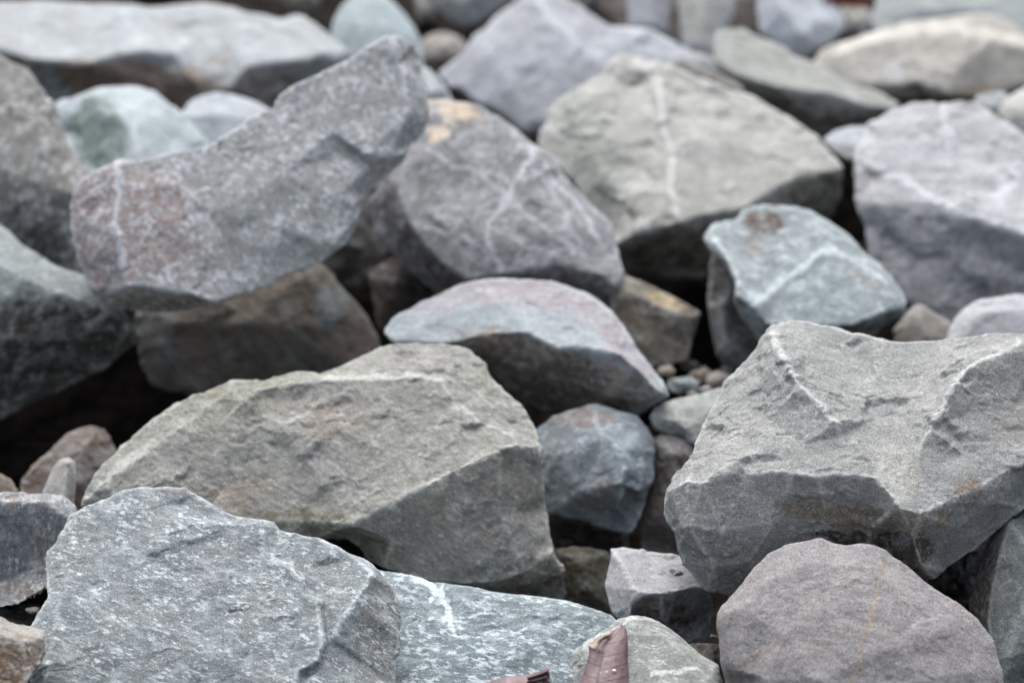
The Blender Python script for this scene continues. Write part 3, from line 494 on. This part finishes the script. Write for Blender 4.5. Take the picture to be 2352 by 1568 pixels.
# ---- centre and right back
rock('boulder', 'grey rock laced with white veins and an orange-tan patch at its top', 'rock', 1.42,
 [(960,225),(981,232),(1032,231),(1076,234),(1113,249),(1146,264),(1179,289),(1215,322),(1274,359),(1288,395),(1318,432),(1369,480),(1398,505),(1409,531),(1420,574),(1431,627),(1429,660,40),(1413,700,120),(1351,715,170),(1259,700,180),(1150,690,180),(1050,700,190),(1000,670,190),(930,610,190),(860,530,190),(850,460,150),(880,400,80),(930,330,40)],
 [[(935,385,4),(911,423,6),(925,470,8),(950,520,8),(975,560,8),(1006,590,8),(1040,620,8),(1075,640,10),(1160,628,4),(1220,618,0),(1277,607,0),(1332,618,0),(1384,632,4),(1412,660,20)],
  [(1010,330,-6),(1100,380,-14),(1200,430,-18),(1300,520,-14)],[(1040,290,4),(1085,296,12),(1130,300,6)],[(1100,540,-24),(1200,560,-20)],[(1215,345,-2),(1262,385,4)]],
 g=(0,.55), yc=520, rim=26, vox=4.5, amp=.55, rnd=6, T=240, aniso=(-40,1.6),
 mat=dict(cA=(134,134,137), cB=(126,126,129), fthr=.575, pale=(196,200,208), cloud=.6, fleck=.6, fscale=7, fang=-40, fstretch=1.5, edge=.5, mottle=.5),
 veins=[([(985,340),(1015,365),(1050,385),(1110,392),(1160,405),(1175,425)],4,.8),([(1225,340),(1210,380),(1190,410),(1165,450),(1150,480),(1125,510),(1118,550),(1140,595),(1150,620)],6,.95),([(1105,405),(1150,440),(1170,455)],4,.7),([(1020,515),(1070,545),(1120,580)],5,.8),([(1255,370),(1265,410),(1300,440),(1350,500),(1380,560)],5,.8),([(1180,470),(1240,510),(1320,570)],4,.5),([(1160,455),(1120,470),(1060,480),(1010,470)],4,.6),([(1210,380),(1240,400),(1290,470),(1330,560)],4,.6),([(1125,520),(1200,560),(1290,590)],3,.5)],
 tints=[('e',1030,258,66,30,0,(208,189,166),2),('e',1000,285,26,36,0,(208,189,166),2),('e',1085,297,26,9,-20,(100,98,96),.8),('l',[(880,430),(900,500),(960,590),(1040,660)],28,(78,70,62),.95),('e',1330,665,110,30,-12,(92,82,72),.95),('e',1150,690,110,30,0,(80,72,64),.9)])  # dark line and lower ellipses: underside shadow painted in with the brown
rock('boulder', 'large pale olive-grey rock split by a white vein, upper centre right', 'rock', 1.55,
 [(1230,330),(1248,289),(1259,256),(1288,220),(1340,194),(1387,165),(1398,139),(1428,128),(1464,128),(1515,146),(1550,161),(1585,176),(1658,190),(1713,212),(1786,249),(1841,282),(1878,315),(1914,355),(1940,385),(1938,405,40),(1932,440,90),(1900,520,170),(1800,600,230),(1700,620,230),(1600,640,230),(1520,640,220),(1420,620,200),(1380,540,100),(1320,430,50),(1260,370,30)],
 [[(1420,150,0),(1490,165,-6),(1515,220,-18),(1526,293,-26),(1544,366,-34),(1541,439,-36),(1560,508,-30)],[(1410,560,30),(1480,530,-10),(1560,508,-30),(1640,488,-24),(1698,482,-20),(1749,450,-18),(1820,410,-10),(1878,393,-4),(1925,390,4)],
  [(1440,165,6),(1470,190,16),(1400,200,6)],[(1330,260,0),(1380,350,4),(1420,440,10),(1440,540,10)],[(1640,300,-16),(1740,350,-14)],[(1640,570,100),(1500,580,100)]],
 g=(0,.75), yc=450, vox=5.5, amp=.8, fac=1.3, rnd=5.6, T=260,
 mat=dict(cA=(174,172,165), cB=(164,164,157), pale=(206,208,206), fleck=.3, fscale=4.5, fang=-30, edge=.45, mottle=.45),
 veins=[([(1455,140),(1505,165),(1518,220),(1526,293),(1544,366),(1541,439),(1560,500)],6,.8)],
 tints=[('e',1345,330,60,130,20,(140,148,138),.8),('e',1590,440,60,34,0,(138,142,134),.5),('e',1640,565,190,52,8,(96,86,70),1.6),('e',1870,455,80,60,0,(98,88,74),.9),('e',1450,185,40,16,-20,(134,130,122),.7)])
rock('rock', 'pale blue rock with a rough brown patch on its upper left, right of centre', 'rock', 1.36,
 [(1614,544),(1632,516),(1658,505),(1691,500),(1702,480),(1742,469),(1823,472),(1867,487),(1914,513),(1951,540),(1980,572),(2017,601),(2050,638),(2072,667),(2081,695),(2083,715,40),(2042,745,110),(2006,770,140),(1900,800,170),(1780,810,170),(1740,780,120),(1700,730,90),(1684,690,70),(1690,650,50),(1670,610,40),(1632,575,30)],
 [[(1645,560,-4),(1672,597,-10),(1692,645,-12),(1690,680,-12),(1735,708,-18),(1760,742,0)],[(1727,704,-18),(1800,640,-24),(1860,595,-24),(1888,577,-24),(1914,574,-20),(1980,610,-16),(2040,650,-12),(2066,700,0)],
  [(1760,742,0),(1820,752,-4),(1880,752,-6),(1951,746,-6),(2006,728,-4),(2064,704,0)],[(1720,510,12),(1790,515,14),(1770,545,14)]],
 g=(0,.85), yc=650, vox=4.2, amp=.5, rnd=6, T=190,
 veins=[([(1727,704),(1790,655),(1840,612),(1888,577),(1914,574)],8,.9),([(1914,574),(1980,608),(2040,648)],6,.6),([(1640,550),(1672,597),(1692,650)],7,.8)],
 mat=dict(cloud=.5, cA=(122,134,139), cB=(136,146,150), pale=(200,214,218), fleck=.6, fscale=5.5, fang=30, edge=.55, mottle=.45),
 tints=[('e',1752,518,46,28,0,(92,76,68),2.2),('e',1850,640,60,14,30,(192,204,208),.9),('e',1735,555,26,24,0,(130,116,104),.8),('e',1990,640,44,18,-20,(170,158,146),.7),('e',1900,680,110,60,0,(146,158,164),.5),('e',1960,775,140,26,8,(98,80,64),.95),('l',[(1684,620),(1690,680),(1710,730)],12,(104,94,86),.8)])
rock('rock', 'dark rough upright stone below the left side of the blue rock with the brown patch', 'rock', 1.40,
 [(1632,572),(1660,590),(1700,640),(1720,690),(1770,760),(1760,830),(1700,850),(1660,842),(1640,810),(1633,760),(1626,700),(1629,620)],
 [[(1655,700,-20),(1665,790,-20)],[(1680,660,-6)]], g=(0,.1), vox=4.5, amp=.9, T=110, mat=dict(cA=(112,108,104), cB=(98,92,86), fleck=.3, edge=.4), tints=[('e',1655,770,26,60,0,(122,130,134),.8)])
rock('boulder', 'big lilac-grey rock with pale flat top and darker banded front at the right edge', 'rock', 1.50,
 [(1954,395,24),(1965,352,24),(1980,311,24),(1998,282,24),(2042,256,24),(2097,234,24),(2170,229,24),(2244,231,24),(2280,256,24),(2335,293,24),(2370,320,24),(2450,400,30),(2520,560,100),(2480,720,200),(2300,760,240),(2200,760,240),(2145,735,230),(2110,705,210),(2060,690,200),(2000,600,150),(1984,513,90),(1962,456,50)],
 [[(1975,385,0),(1998,363,-8),(2079,412,-16),(2152,459,-20),(2225,492,-22),(2299,518,-22),(2380,545,-20)],[(2080,330,0),(2200,360,4),(2300,420,0)],[(2020,470,20),(2100,560,80),(2220,620,110),(2380,650,110)],[(2150,540,45),(2260,570,66)]],
 g=(0,1.0), yc=430, vox=5.5, amp=.8, fac=1.3, rnd=5.6, T=260, aniso=(-20,2),
 mat=dict(cA=(168,169,175), cB=(158,159,163), pale=(206,210,216), fleck=.35, fscale=4.5, fang=-35, edge=.5, mottle=.4, bands=0),
 veins=[([(2165,232),(2172,290),(2190,330)],8,.6),([(1990,370),(2079,415),(2152,462),(2225,495),(2299,520),(2352,532)],9,.8),([(2330,400),(2290,460)],20,.5)],
 tints=[('e',2180,620,230,140,-18,(124,124,128),.85),('e',1985,440,30,60,-20,(160,152,148),.5)])
rock('rock', 'pale lilac stone at the right edge just above the largest rock', 'rock', 1.33,
 [(2176,765),(2189,733),(2211,707),(2244,689),(2299,680),(2352,674),(2450,690),(2460,860),(2200,870),(2170,800)], [[(2240,720,-14),(2340,710,-14)]], g=(0,.6), vox=5, amp=.4, T=130, rnd=7, mat=dict(cA=(172,173,180), cB=(164,165,170), fleck=.2, edge=.2))
rock('stone', 'small tan stone in the gap right of the blue rock with the brown patch', 'rock', 1.40,
 [(2050,760),(2075,722),(2094,704),(2116,696),(2138,711),(2185,740),(2210,800),(2150,840),(2060,830)], [[(2115,730,-14),(2130,770,-16)]], g=(0,.4), vox=5, amp=.6, T=90, mat=dict(cA=(138,130,122), cB=(126,118,108), fleck=.2, edge=.2))
rock('stone', 'thin flat blue-white stone peeking out left of the lilac-grey right rock', 'rock', 1.62,
 [(1888,322),(1914,302),(1951,291),(1984,290),(2010,300),(2010,345),(1985,362),(1950,372),(1915,352)], [[(1900,326,-4),(1950,330,-8),(1990,332,-8)]], g=(0,1.0), rim=8, vox=5, amp=.3, rnd=5, T=60, mat=dict(cA=(164,170,180), cB=(156,162,168), fleck=.1), tints=[('e',1950,356,60,14,0,(92,90,80),.9)])
rock('boulder', 'long diagonal grey-green stone with a black underside, upper right', 'rock', 1.76,
 [(1636,110),(1639,70),(1698,66),(1768,95),(1815,125),(1885,154),(1951,190),(2024,212),(2070,240),(2050,270,60),(1998,300,120),(1896,330,170),(1859,310,170),(1749,240,120),(1698,205,80),(1647,165,30)],
 [[(1650,140,0),(1702,176,-10),(1786,200,-16),(1850,206,-18),(1914,214,-16),(2006,244,-6),(2050,252,6)],[(1860,260,50),(1960,275,50)]],
 g=(0,.9), yc=200, vox=6, amp=.6, rnd=7, T=150, mat=dict(cA=(150,152,146), cB=(142,144,138), fleck=.25, fscale=4.5, edge=.3), tints=[('e',1890,280,150,46,-15,(86,76,62),.95)])
rock('stone', 'row of small brown broken stone under the left end of the diagonal grey-green stone', 'rock', 1.70,
 [(1535,138),(1580,140),(1640,165),(1700,192),(1720,225),(1640,215),(1560,180)], [[(1600,165,-10),(1660,195,-10)]], vox=6, amp=1, T=60, mat=dict(cA=(104,94,86), cB=(80,72,66), fleck=.2, edge=.3))
rock('boulder', 'large lilac-grey rock with a pale ridge at the top centre', 'rock', 1.80,
 [(1005,170),(1065,121),(1087,81),(1131,44),(1168,18),(1193,0),(1215,-20),(1290,-20),(1307,0),(1369,37),(1406,59),(1442,60),(1497,70),(1550,99),(1566,110),(1640,135),(1683,161),(1710,200),(1650,260),(1500,300),(1350,320),(1234,300),(1204,308),(1179,290),(1146,264),(1094,238),(1058,208),(1025,198)],
 [[(1240,10,-8),(1265,40,-16),(1288,66,-20),(1320,95,-20),(1360,130,-16),(1400,160,-10)],[(1120,120,-10),(1180,200,-14),(1220,270,-4)],[(1450,90,0),(1550,140,0)]],
 g=(.05,.6), yc=200, vox=7, amp=.7, rnd=6, T=240, mat=dict(cA=(168,172,182), cB=(158,160,168), pale=(204,208,214), fleck=.2, fscale=4, edge=.5, mottle=.4), veins=[([(1240,5),(1265,40),(1300,75),(1345,112)],14,.7)])
rock('stone', 'small blue-grey stone showing above the orange-tan patch of the veined rock', 'rock', 1.66,
 [(955,150),(985,155),(1005,178),(1030,208),(1045,240),(1000,260),(950,230)], [[(995,205,-10)]], g=(0,.6), vox=6, amp=.4, T=60, mat=dict(cA=(150,158,166), cB=(142,150,158), fleck=.1))
rock('stone', 'small flat brown-grey stone in the dark gap right of the slab tip', 'rock', 1.95,
 [(960,100),(985,78),(1015,72),(1050,82),(1078,105),(1060,135),(1000,155),(965,140)], [[(1015,105,-12)]], g=(0,.8), vox=6, amp=.6, T=60, mat=dict(cA=(146,138,130), cB=(120,110,102), fleck=.1, edge=.2), tints=[('e',1010,140,60,14,0,(96,84,72),.9)])
rock('rock', 'grey rounded rock cut by the top edge, above the small flat brown-grey stone', 'rock', 2.05,
 [(930,-90),(975,0),(1030,48),(1065,68),(1100,55),(1155,22),(1200,-20),(1200,-100)], [[(1060,0,-30),(1110,-20,-26)]], vox=7, amp=.5, rnd=7, T=140, mat=dict(cA=(142,146,148), cB=(150,152,154), fleck=.1, edge=.2))
rock('rock', 'grey-lilac upright stone at the top edge right of the pale-ridged rock', 'rock', 1.97,
 [(1436,-90),(1438,10),(1446,70),(1500,95),(1538,80),(1546,0),(1546,-90)], [[(1490,0,-24),(1495,50,-20)]], vox=7, amp=.4, rnd=7, T=110, mat=dict(cA=(158,162,172), cB=(150,152,160), fleck=.1, edge=.2))
rock('rock', 'beige and blue-grey upright stone at the top edge, second from the pale-ridged rock', 'rock', 1.95,
 [(1556,-90),(1558,20),(1566,110),(1600,150),(1660,150),(1670,80),(1692,20),(1694,-90)], [[(1610,0,-24),(1610,90,-20)]], vox=7, amp=.4, rnd=7, T=120, mat=dict(cA=(160,164,170), cB=(156,154,148), fleck=.15, edge=.3))
rock('stone', 'brown stone filling the gap at the top edge between two upright pale stones', 'rock', 2.12,
 [(1380,-90),(1370,20),(1440,90),(1560,110),(1700,100),(1760,60),(1760,-90)], [[(1550,0,-10),(1720,0,-10)]], vox=8, amp=.8, T=120, mat=dict(cA=(118,104,94), cB=(98,86,78), fleck=.1, edge=.1))
rock('rock', 'bright blue-white rock at the top edge above the diagonal grey-green stone', 'rock', 1.93,
 [(1738,-90),(1738,20),(1742,78),(1790,115),(1840,140),(1900,110),(1943,66),(1943,35),(1905,0),(1890,-90)], [[(1800,20,-24),(1840,80,-26),(1890,50,-10)]], g=(0,.4), vox=7, amp=.5, rnd=6, T=140, mat=dict(cA=(184,190,202), cB=(174,178,188), fleck=.15, edge=.3))
rock('stone', 'small yellowish stone between two pale rocks near the top right', 'rock', 2.02,
 [(1925,15),(1960,8),(2000,22),(2010,60),(1980,90),(1930,80)], [[(1965,45,-14)]], vox=7, amp=.5, T=60, mat=dict(cA=(140,134,118), cB=(110,100,88), fleck=.1))
rock('rock', 'blue-grey rock cut by the top edge in the top right corner', 'rock', 2.02,
 [(2035,-90),(2012,0),(1998,40),(2003,80),(2080,110),(2352,130),(2450,100),(2450,-90)], [[(2100,20,-20),(2250,20,-24)]], g=(0,.7), vox=7, amp=.6, rnd=6, T=180, mat=dict(cA=(158,166,168), cB=(150,158,160), fleck=.2, edge=.2))
rock('boulder', 'broad tan-grey rock with a cream rim, below the top right corner', 'rock', 1.82,
 [(1885,115),(1932,99),(2006,70),(2079,51),(2152,40),(2230,33),(2280,33),(2317,51),(2352,75),(2440,110),(2450,180),(2352,200,40),(2317,212,50),(2262,225,60),(2189,232,60),(2130,232,70),(2097,228,60),(2042,222,50),(1980,230,40),(1900,190,20),(1860,150)],
 [[(1920,130,0),(1969,110,-6),(2079,80,-10),(2150,68,-10),(2207,75,-12),(2280,90,-10),(2400,120,-8)],[(2000,190,-4),(2060,195,-8),(2112,185,-12),(2180,215,0)],[(2112,195,14),(2140,222,30)],[(2200,150,-16)]],
 g=(0,.8), yc=150, vox=6.5, amp=.6, rnd=7, T=200, mat=dict(cA=(168,162,156), cB=(160,156,148), pale=(210,206,194), fleck=.25, fscale=4.5, edge=.6), veins=[([(1930,115),(2006,85),(2100,62),(2207,66),(2352,100)],13,.7)],
 tints=[('e',2115,210,44,18,0,(110,96,80),.9),('e',2230,212,80,16,10,(150,128,92),.8),('e',2060,160,30,30,0,(180,184,192),.6)])
rock('stone', 'small cream stone at the right edge between the tan rock and the lilac-grey rock', 'rock', 1.68,
 [(2288,262),(2299,240),(2317,222),(2360,196),(2430,190),(2430,330),(2352,310),(2312,285)], [[(2340,250,-12)]], g=(0,.6), vox=6, amp=.4, T=80, mat=dict(cA=(188,184,176), cB=(178,174,168), fleck=.1))
rock('stone', 'small blue-grey stone wedged behind the top of the lilac-grey right rock', 'rock', 1.72,
 [(2235,222),(2270,215),(2310,210),(2325,240),(2300,280),(2250,270)], [[(2280,240,-8)]], vox=6, amp=.4, T=60, mat=dict(cA=(132,140,140), cB=(122,128,128), fleck=.1))
rock('stone', 'brownish stone at the top edge behind the long white-grey boulder', 'rock', 2.2,
 [(620,-60),(640,5),(670,30),(710,40),(735,20),(740,-60)], [[(685,0,-14)]], vox=8, amp=.6, T=70, mat=dict(cA=(110,98,88), cB=(90,80,72), fleck=.1, edge=.1))
for i, (x0, x1, y0, y1, z, cA, lb) in enumerate([(1300,1420,-60,30,2.2,(150,150,150),'grey rock in the top row directly behind the pale-ridged rock'),(270,420,-80,2,2.25,(92,80,72),'dark brown stone at the top edge above the middle of the long white-grey boulder'),(950,1000,-10,60,2.2,(110,104,98),'dark grey stone at the top edge between two rounded rocks')]):
    o_ = [(x0,y0),(x0+5,(y0+y1)/2),((x0+x1)/2-20,y1),((x0+x1)/2+25,y1-4),(x1,(y0+y1)/2-6),(x1-4,y0)]
    rock('stone', lb, 'rock', z, o_, [[((x0+x1)/2,(y0+y1)/2,-18)]], vox=8, amp=.6, T=90, mat=dict(cA=cA, cB=tuple(int(v*.9) for v in cA), fleck=.1, edge=.1))

# ------------------------------------------------------------------ dry leaves
def leaf_mat(name, c1, c2, trans=.25):
    m = bpy.data.materials.new(name); m.use_nodes = True; t = m.node_tree; b = t.nodes['Principled BSDF']; L = t.links
    at = t.nodes.new('ShaderNodeAttribute'); at.attribute_name = 'pco'
    n = t.nodes.new('ShaderNodeTexNoise'); n.inputs['Scale'].default_value = 3.5; n.inputs['Detail'].default_value = 7; n.inputs['Roughness'].default_value = .65
    r = t.nodes.new('ShaderNodeValToRGB'); r.color_ramp.elements[0].position = .35; r.color_ramp.elements[1].position = .68
    r.color_ramp.elements[0].color = (*[v*.66 for v in lin(c1)], 1); r.color_ramp.elements[1].color = (*[v*.72 for v in lin(c2)], 1)
    L.new(at.outputs['Vector'], n.inputs[0]); L.new(n.outputs[0], r.inputs[0])
    va = t.nodes.new('ShaderNodeAttribute'); va.attribute_name = 'vein'
    mx = t.nodes.new('ShaderNodeMix'); mx.data_type = 'RGBA'; L.new(va.outputs['Fac'], mx.inputs[0]); L.new(r.outputs[0], mx.inputs[6]); mx.inputs[7].default_value = (*[v*.16 for v in lin(c1)], 1)
    L.new(mx.outputs[2], b.inputs['Base Color']); b.inputs['Roughness'].default_value = .55
    bu = t.nodes.new('ShaderNodeBump'); bu.inputs['Distance'].default_value = .0006; bu.inputs['Strength'].default_value = .5; n2 = t.nodes.new('ShaderNodeTexNoise'); n2.inputs['Scale'].default_value = 14; n2.inputs['Detail'].default_value = 5
    L.new(at.outputs['Vector'], n2.inputs[0]); L.new(n2.outputs[0], bu.inputs['Height']); L.new(bu.outputs[0], b.inputs['Normal'])
    return m
def px_mesh(name, P, F, Z, mat, org, parent=None, thick=0, vein=None, pco=None):
    Wd = to_world(P[:, 0], P[:, 1], Z*(1+P[:, 2]/FPX)); me = bpy.data.meshes.new(name); me.from_pydata((Wd-org).tolist(), [], F)
    me.polygons.foreach_set('use_smooth', [True]*len(F)); me.update()
    set_attr(me, 'pco', (P if pco is None else pco)/100.0, 'FLOAT_VECTOR'); set_attr(me, 'vein', np.zeros(len(P)) if vein is None else vein, 'FLOAT')
    me.materials.append(mat); o = bpy.data.objects.new(name, me); SC.collection.objects.link(o)
    if parent: o.parent = parent
    if thick: s = o.modifiers.new('s', 'SOLIDIFY'); s.thickness = thick; s.offset = 0
    return o
def tube(pts, rad, n=6):
    V = []; F = []
    pts = np.array(pts, float)
    for i, p in enumerate(pts):
        tdir = pts[min(i+1, len(pts)-1)]-pts[max(i-1, 0)]; tdir /= np.linalg.norm(tdir)+1e-9
        a = np.cross(tdir, [0, 0, 1]); a = a/(np.linalg.norm(a)+1e-9); b = np.cross(tdir, a); r = rad*(1-.65*(1-i/(len(pts)-1)))
        for k in range(n): V.append(p+r*(a*math.cos(2*math.pi*k/n)+b*math.sin(2*math.pi*k/n)))
        if i:
            for k in range(n): F.append(((i-1)*n+k, (i-1)*n+(k+1) % n, i*n+(k+1) % n, i*n+k))
    F.append(tuple(range(n))[::-1]); F.append(tuple((len(pts)-1)*n+k for k in range(n)))
    return np.array(V), F
RED = leaf_mat('leaf_red', (104, 72, 76), (138, 106, 110)); TAN = leaf_mat('leaf_tan', (150, 112, 94), (200, 170, 145))
GRIT = bpy.data.materials.new('white_grit'); GRIT.use_nodes = True; GRIT.node_tree.nodes['Principled BSDF'].inputs['Base Color'].default_value = (.62, .6, .58, 1); GRIT.node_tree.nodes['Principled BSDF'].inputs['Roughness'].default_value = .5
def leaf_root(name, label, x, y, Z):
    o = bpy.data.objects.new(name, None); o.empty_display_size = .01; SC.collection.objects.link(o)
    p = to_world(np.array([x]), np.array([y]), np.array([Z]))[0]; o.location = p; o['label'] = label; o['category'] = 'leaf'; o['group'] = 'dry fallen leaves'
    return o, p
# rolled leaf: a blade curled over its long axis, tip up
def rolled_leaf():
    Z = .985; root, org = leaf_root('leaf', 'dry red-brown leaf rolled lengthwise, tip up on the low grey rock', 1400, 1600, Z)
    ni, nj = 90, 70
    ii = np.linspace(0, 1, ni); jj = np.linspace(-1, 1, nj)
    yv = 1432+ii*190; cy = yv
    lf = np.interp(yv, [1432,1437,1450,1462,1474,1486,1500,1525,1568,1622], [1428.5,1423,1406,1386,1362,1353,1354,1347,1333,1318]); rt = np.interp(yv, [1432,1436,1442,1460,1507,1558,1622], [1429,1433,1438,1441,1441,1444,1450])
    k = np.ones(3)/3; lf = np.convolve(np.pad(lf, 2, 'edge'), k, 'valid'); rt = np.convolve(np.pad(rt, 2, 'edge'), k, 'valid')
    P = []; ve = []; pc = []
    mid = -.14
    for a in range(ni):
        half = (rt[a]-lf[a])/2; mc = (rt[a]+lf[a])/2
        for b in range(nj):
            t = jj[b]; ang = t*math.radians(125)
            xx = mc+half*math.sin(ang); yy = cy[a]+4*math.sin(2.2*t+1)*(half/50)
            dep = -half*.8*(math.cos(ang)-.3)+1.5*math.sin(5*t+9*ii[a])*min(1, half/30)
            P.append((xx, yy, dep+(1520-cy[a])*.8-52)); m_ = mid+.02*math.sin(ii[a]*8)
            sv = abs(((ii[a]*6.5+abs(t-m_)**1.3*.9*(1 if t > m_ else .8)+.02*math.sin(t*9)+.3*(t < m_)) % 1)-.5)
            ve.append(max(np.clip(1.5-sv*22, 0, 1)*.95, np.clip(1.3-abs(t-m_)*34, 0, 1)*.9)); pc.append((t*120, ii[a]*260, 0))
    P = np.array(P); P[:, 2] += 1.2*fbm(np.array(pc)/30., 3)
    F = [(a*nj+b, a*nj+b+1, (a+1)*nj+b+1, (a+1)*nj+b) for a in range(ni-1) for b in range(nj-1)]
    px_mesh('blade', P, F, Z, RED, org, root, .0004, np.array(ve), np.array(pc))
    pts = [P[a*nj+int(round((mid+.02*math.sin(ii[a]*8)+1)/2*(nj-1)))]+np.array([0, 0, -.6]) for a in range(14, ni)]
    V, FF = tube(pts, 1.5); px_mesh('midrib', V, FF, Z, leaf_mat('leaf_rib', (84, 52, 52), (110, 72, 70)), org, root)
    # torn tan inner fold on the left
    m2 = []
    for a in range(26):
        for b in range(10):
            u = a/25; v = b/9; x0 = 1408-58*u; y0 = 1448+36*u**1.15; x1 = 1400-36*u+3*math.sin(9*u); y1 = 1456+38*u+2*math.sin(13*u)
            x = x0+(x1-x0)*v; y = y0+(y1-y0)*v-3*math.sin(math.pi*v); m2.append((x, y, (1520-y)*.8-52-38*min(1, .25+u)-7*math.sin(math.pi*v)+2.5*math.sin(7*u+5*v)))
    m2 = np.array(m2); F2 = [(a*10+b, a*10+b+1, (a+1)*10+b+1, (a+1)*10+b) for a in range(25) for b in range(9)]
    for x, y, r in ((1410, 1540, 5.5), (1394, 1543, 3.6), (1379, 1545, 1.8)):       # crumbs of white grit stuck to the blade
        g_ = [(x+r*(1+.25*math.sin(5*k+x))*math.cos(k*.9)*math.sin(t), y+r*.8*math.sin(k*.9)*math.sin(t)*(1+.2*math.cos(3*k)), -(2*r*.5)*math.cos(t)) for t in (.35, .9, 1.5) for k in range(7)]
        g_ = np.array(g_); near = np.argmin((P[:, 0]-x)**2+(P[:, 1]-y)**2+np.where(P[:, 2] > (1520-P[:, 1])*.8-52, 1e6, 0)); g_[:, 2] += P[near, 2]
        F3 = [tuple(range(7))]+[(t*7+k, t*7+(k+1) % 7, (t+1)*7+(k+1) % 7, (t+1)*7+k) for t in range(2) for k in range(7)]
        w = px_mesh('grit_crumb', g_, F3, Z, GRIT, org, root)
    px_mesh('torn_edge', m2, F2, Z, TAN, org, root, .0004)
rolled_leaf()
def curled_leaf():
    Z = .97; root, org = leaf_root('leaf', 'dry red-brown leaf with a curled dark tip on the blue slab', 1180, 1610, Z)
    ni, nj = 70, 40; P = []; ve = []; pc = []
    for a in range(ni):
        u = a/(ni-1); xl = 1075+u*190; top = np.interp(u, [0,.25,.5,.7,.82,.9,1], [1574,1566,1556,1546,1544,1546,1552]); bot = np.interp(u, [0,.4,.8,1], [1590,1640,1640,1568])
        for b in range(nj):
            v = b/(nj-1); y = top+(bot-top)*v; curl = max(0, u-.8)*5
            d = 30*(1-v)-40*math.sin(math.pi*min(1, v*1.1))*.7+6*math.sin(9*u+3*v)
            x = xl-curl*8*math.sin(v*3.5); d -= curl*26*math.cos(v*3+.4)
            P.append((x, y+3*math.sin(11*u)*(1-v), d)); pc.append((u*200, v*120, 40))
            sv = abs(((u*7+abs(v-.4)*1.3) % 1)-.5); ve.append(max(np.clip(1.4-sv*24, 0, 1)*.5, np.clip(1.2-abs(v-.42)*26, 0, 1)*.8))
    P = np.array(P); P[:, 2] += 2*fbm(np.array(pc)/35., 3)
    F = [(a*nj+b, a*nj+b+1, (a+1)*nj+b+1, (a+1)*nj+b) for a in range(ni-1) for b in range(nj-1)]
    px_mesh('blade', P, F, Z, RED, org, root, .0005, np.array(ve), np.array(pc))
    t2 = []; n2, k2 = 14, 26        # the end of the blade, curled into an open roll
    for a in range(n2):
        u = a/(n2-1); r = 7+5*u
        for b in range(k2):
            an = b/(k2-1)*math.radians(310)+.6; t2.append((1212+48*u+2*math.sin(an*2)-.35*r*math.cos(an)*.5, 1562-14*u-r*1.15*math.sin(an)*(1+.12*math.sin(3*an+u*4)), -20-16*u-r*1.1*math.cos(an)))
    t2 = np.array(t2); px_mesh('curled_tip', t2, [(a*k2+b, a*k2+b+1, (a+1)*k2+b+1, (a+1)*k2+b) for a in range(n2-1) for b in range(k2-1)], Z, leaf_mat('leaf_curl', (96, 60, 60), (136, 100, 100)), org, root, .0004)
    b = int(.42*(nj-1)); V, FF = tube([P[a*nj+b]+np.array([0, 0, -1.5]) for a in range(0, ni)][::-1], 1.6); px_mesh('midrib', V, FF, Z, bpy.data.materials['leaf_rib'], org, root)
curled_leaf()
def far_leaf():
    Z = 1.95; root, org = leaf_root('leaf', 'blurred orange-red leaf at the top edge between two pale rocks', 1950, 20, Z)
    P = []; pc = []
    for a in range(30):
        for b in range(14):
            u = a/29; v = b/13*2-1; w = 17*math.sin(math.pi*min(1, .06+u*.94))**.8
            P.append((1890+u*115, -2+12*u+v*w*.9-4*math.sin(3*u), -20*v*v-10+14*math.sin(4*u))); pc.append((u*100, v*40, 0))
    P = np.array(P); F = [(a*14+b, a*14+b+1, (a+1)*14+b+1, (a+1)*14+b) for a in range(29) for b in range(13)]
    px_mesh('blade', P, F, Z, leaf_mat('leaf_orange', (120, 30, 26), (210, 110, 76)), org, root, .0006, None, np.array(pc))
    V, FF = tube([P[a*14+7]+np.array([0, 0, -2]) for a in range(30)], 2.4); px_mesh('midrib', V, FF, Z, bpy.data.materials['leaf_rib'], org, root)
far_leaf()
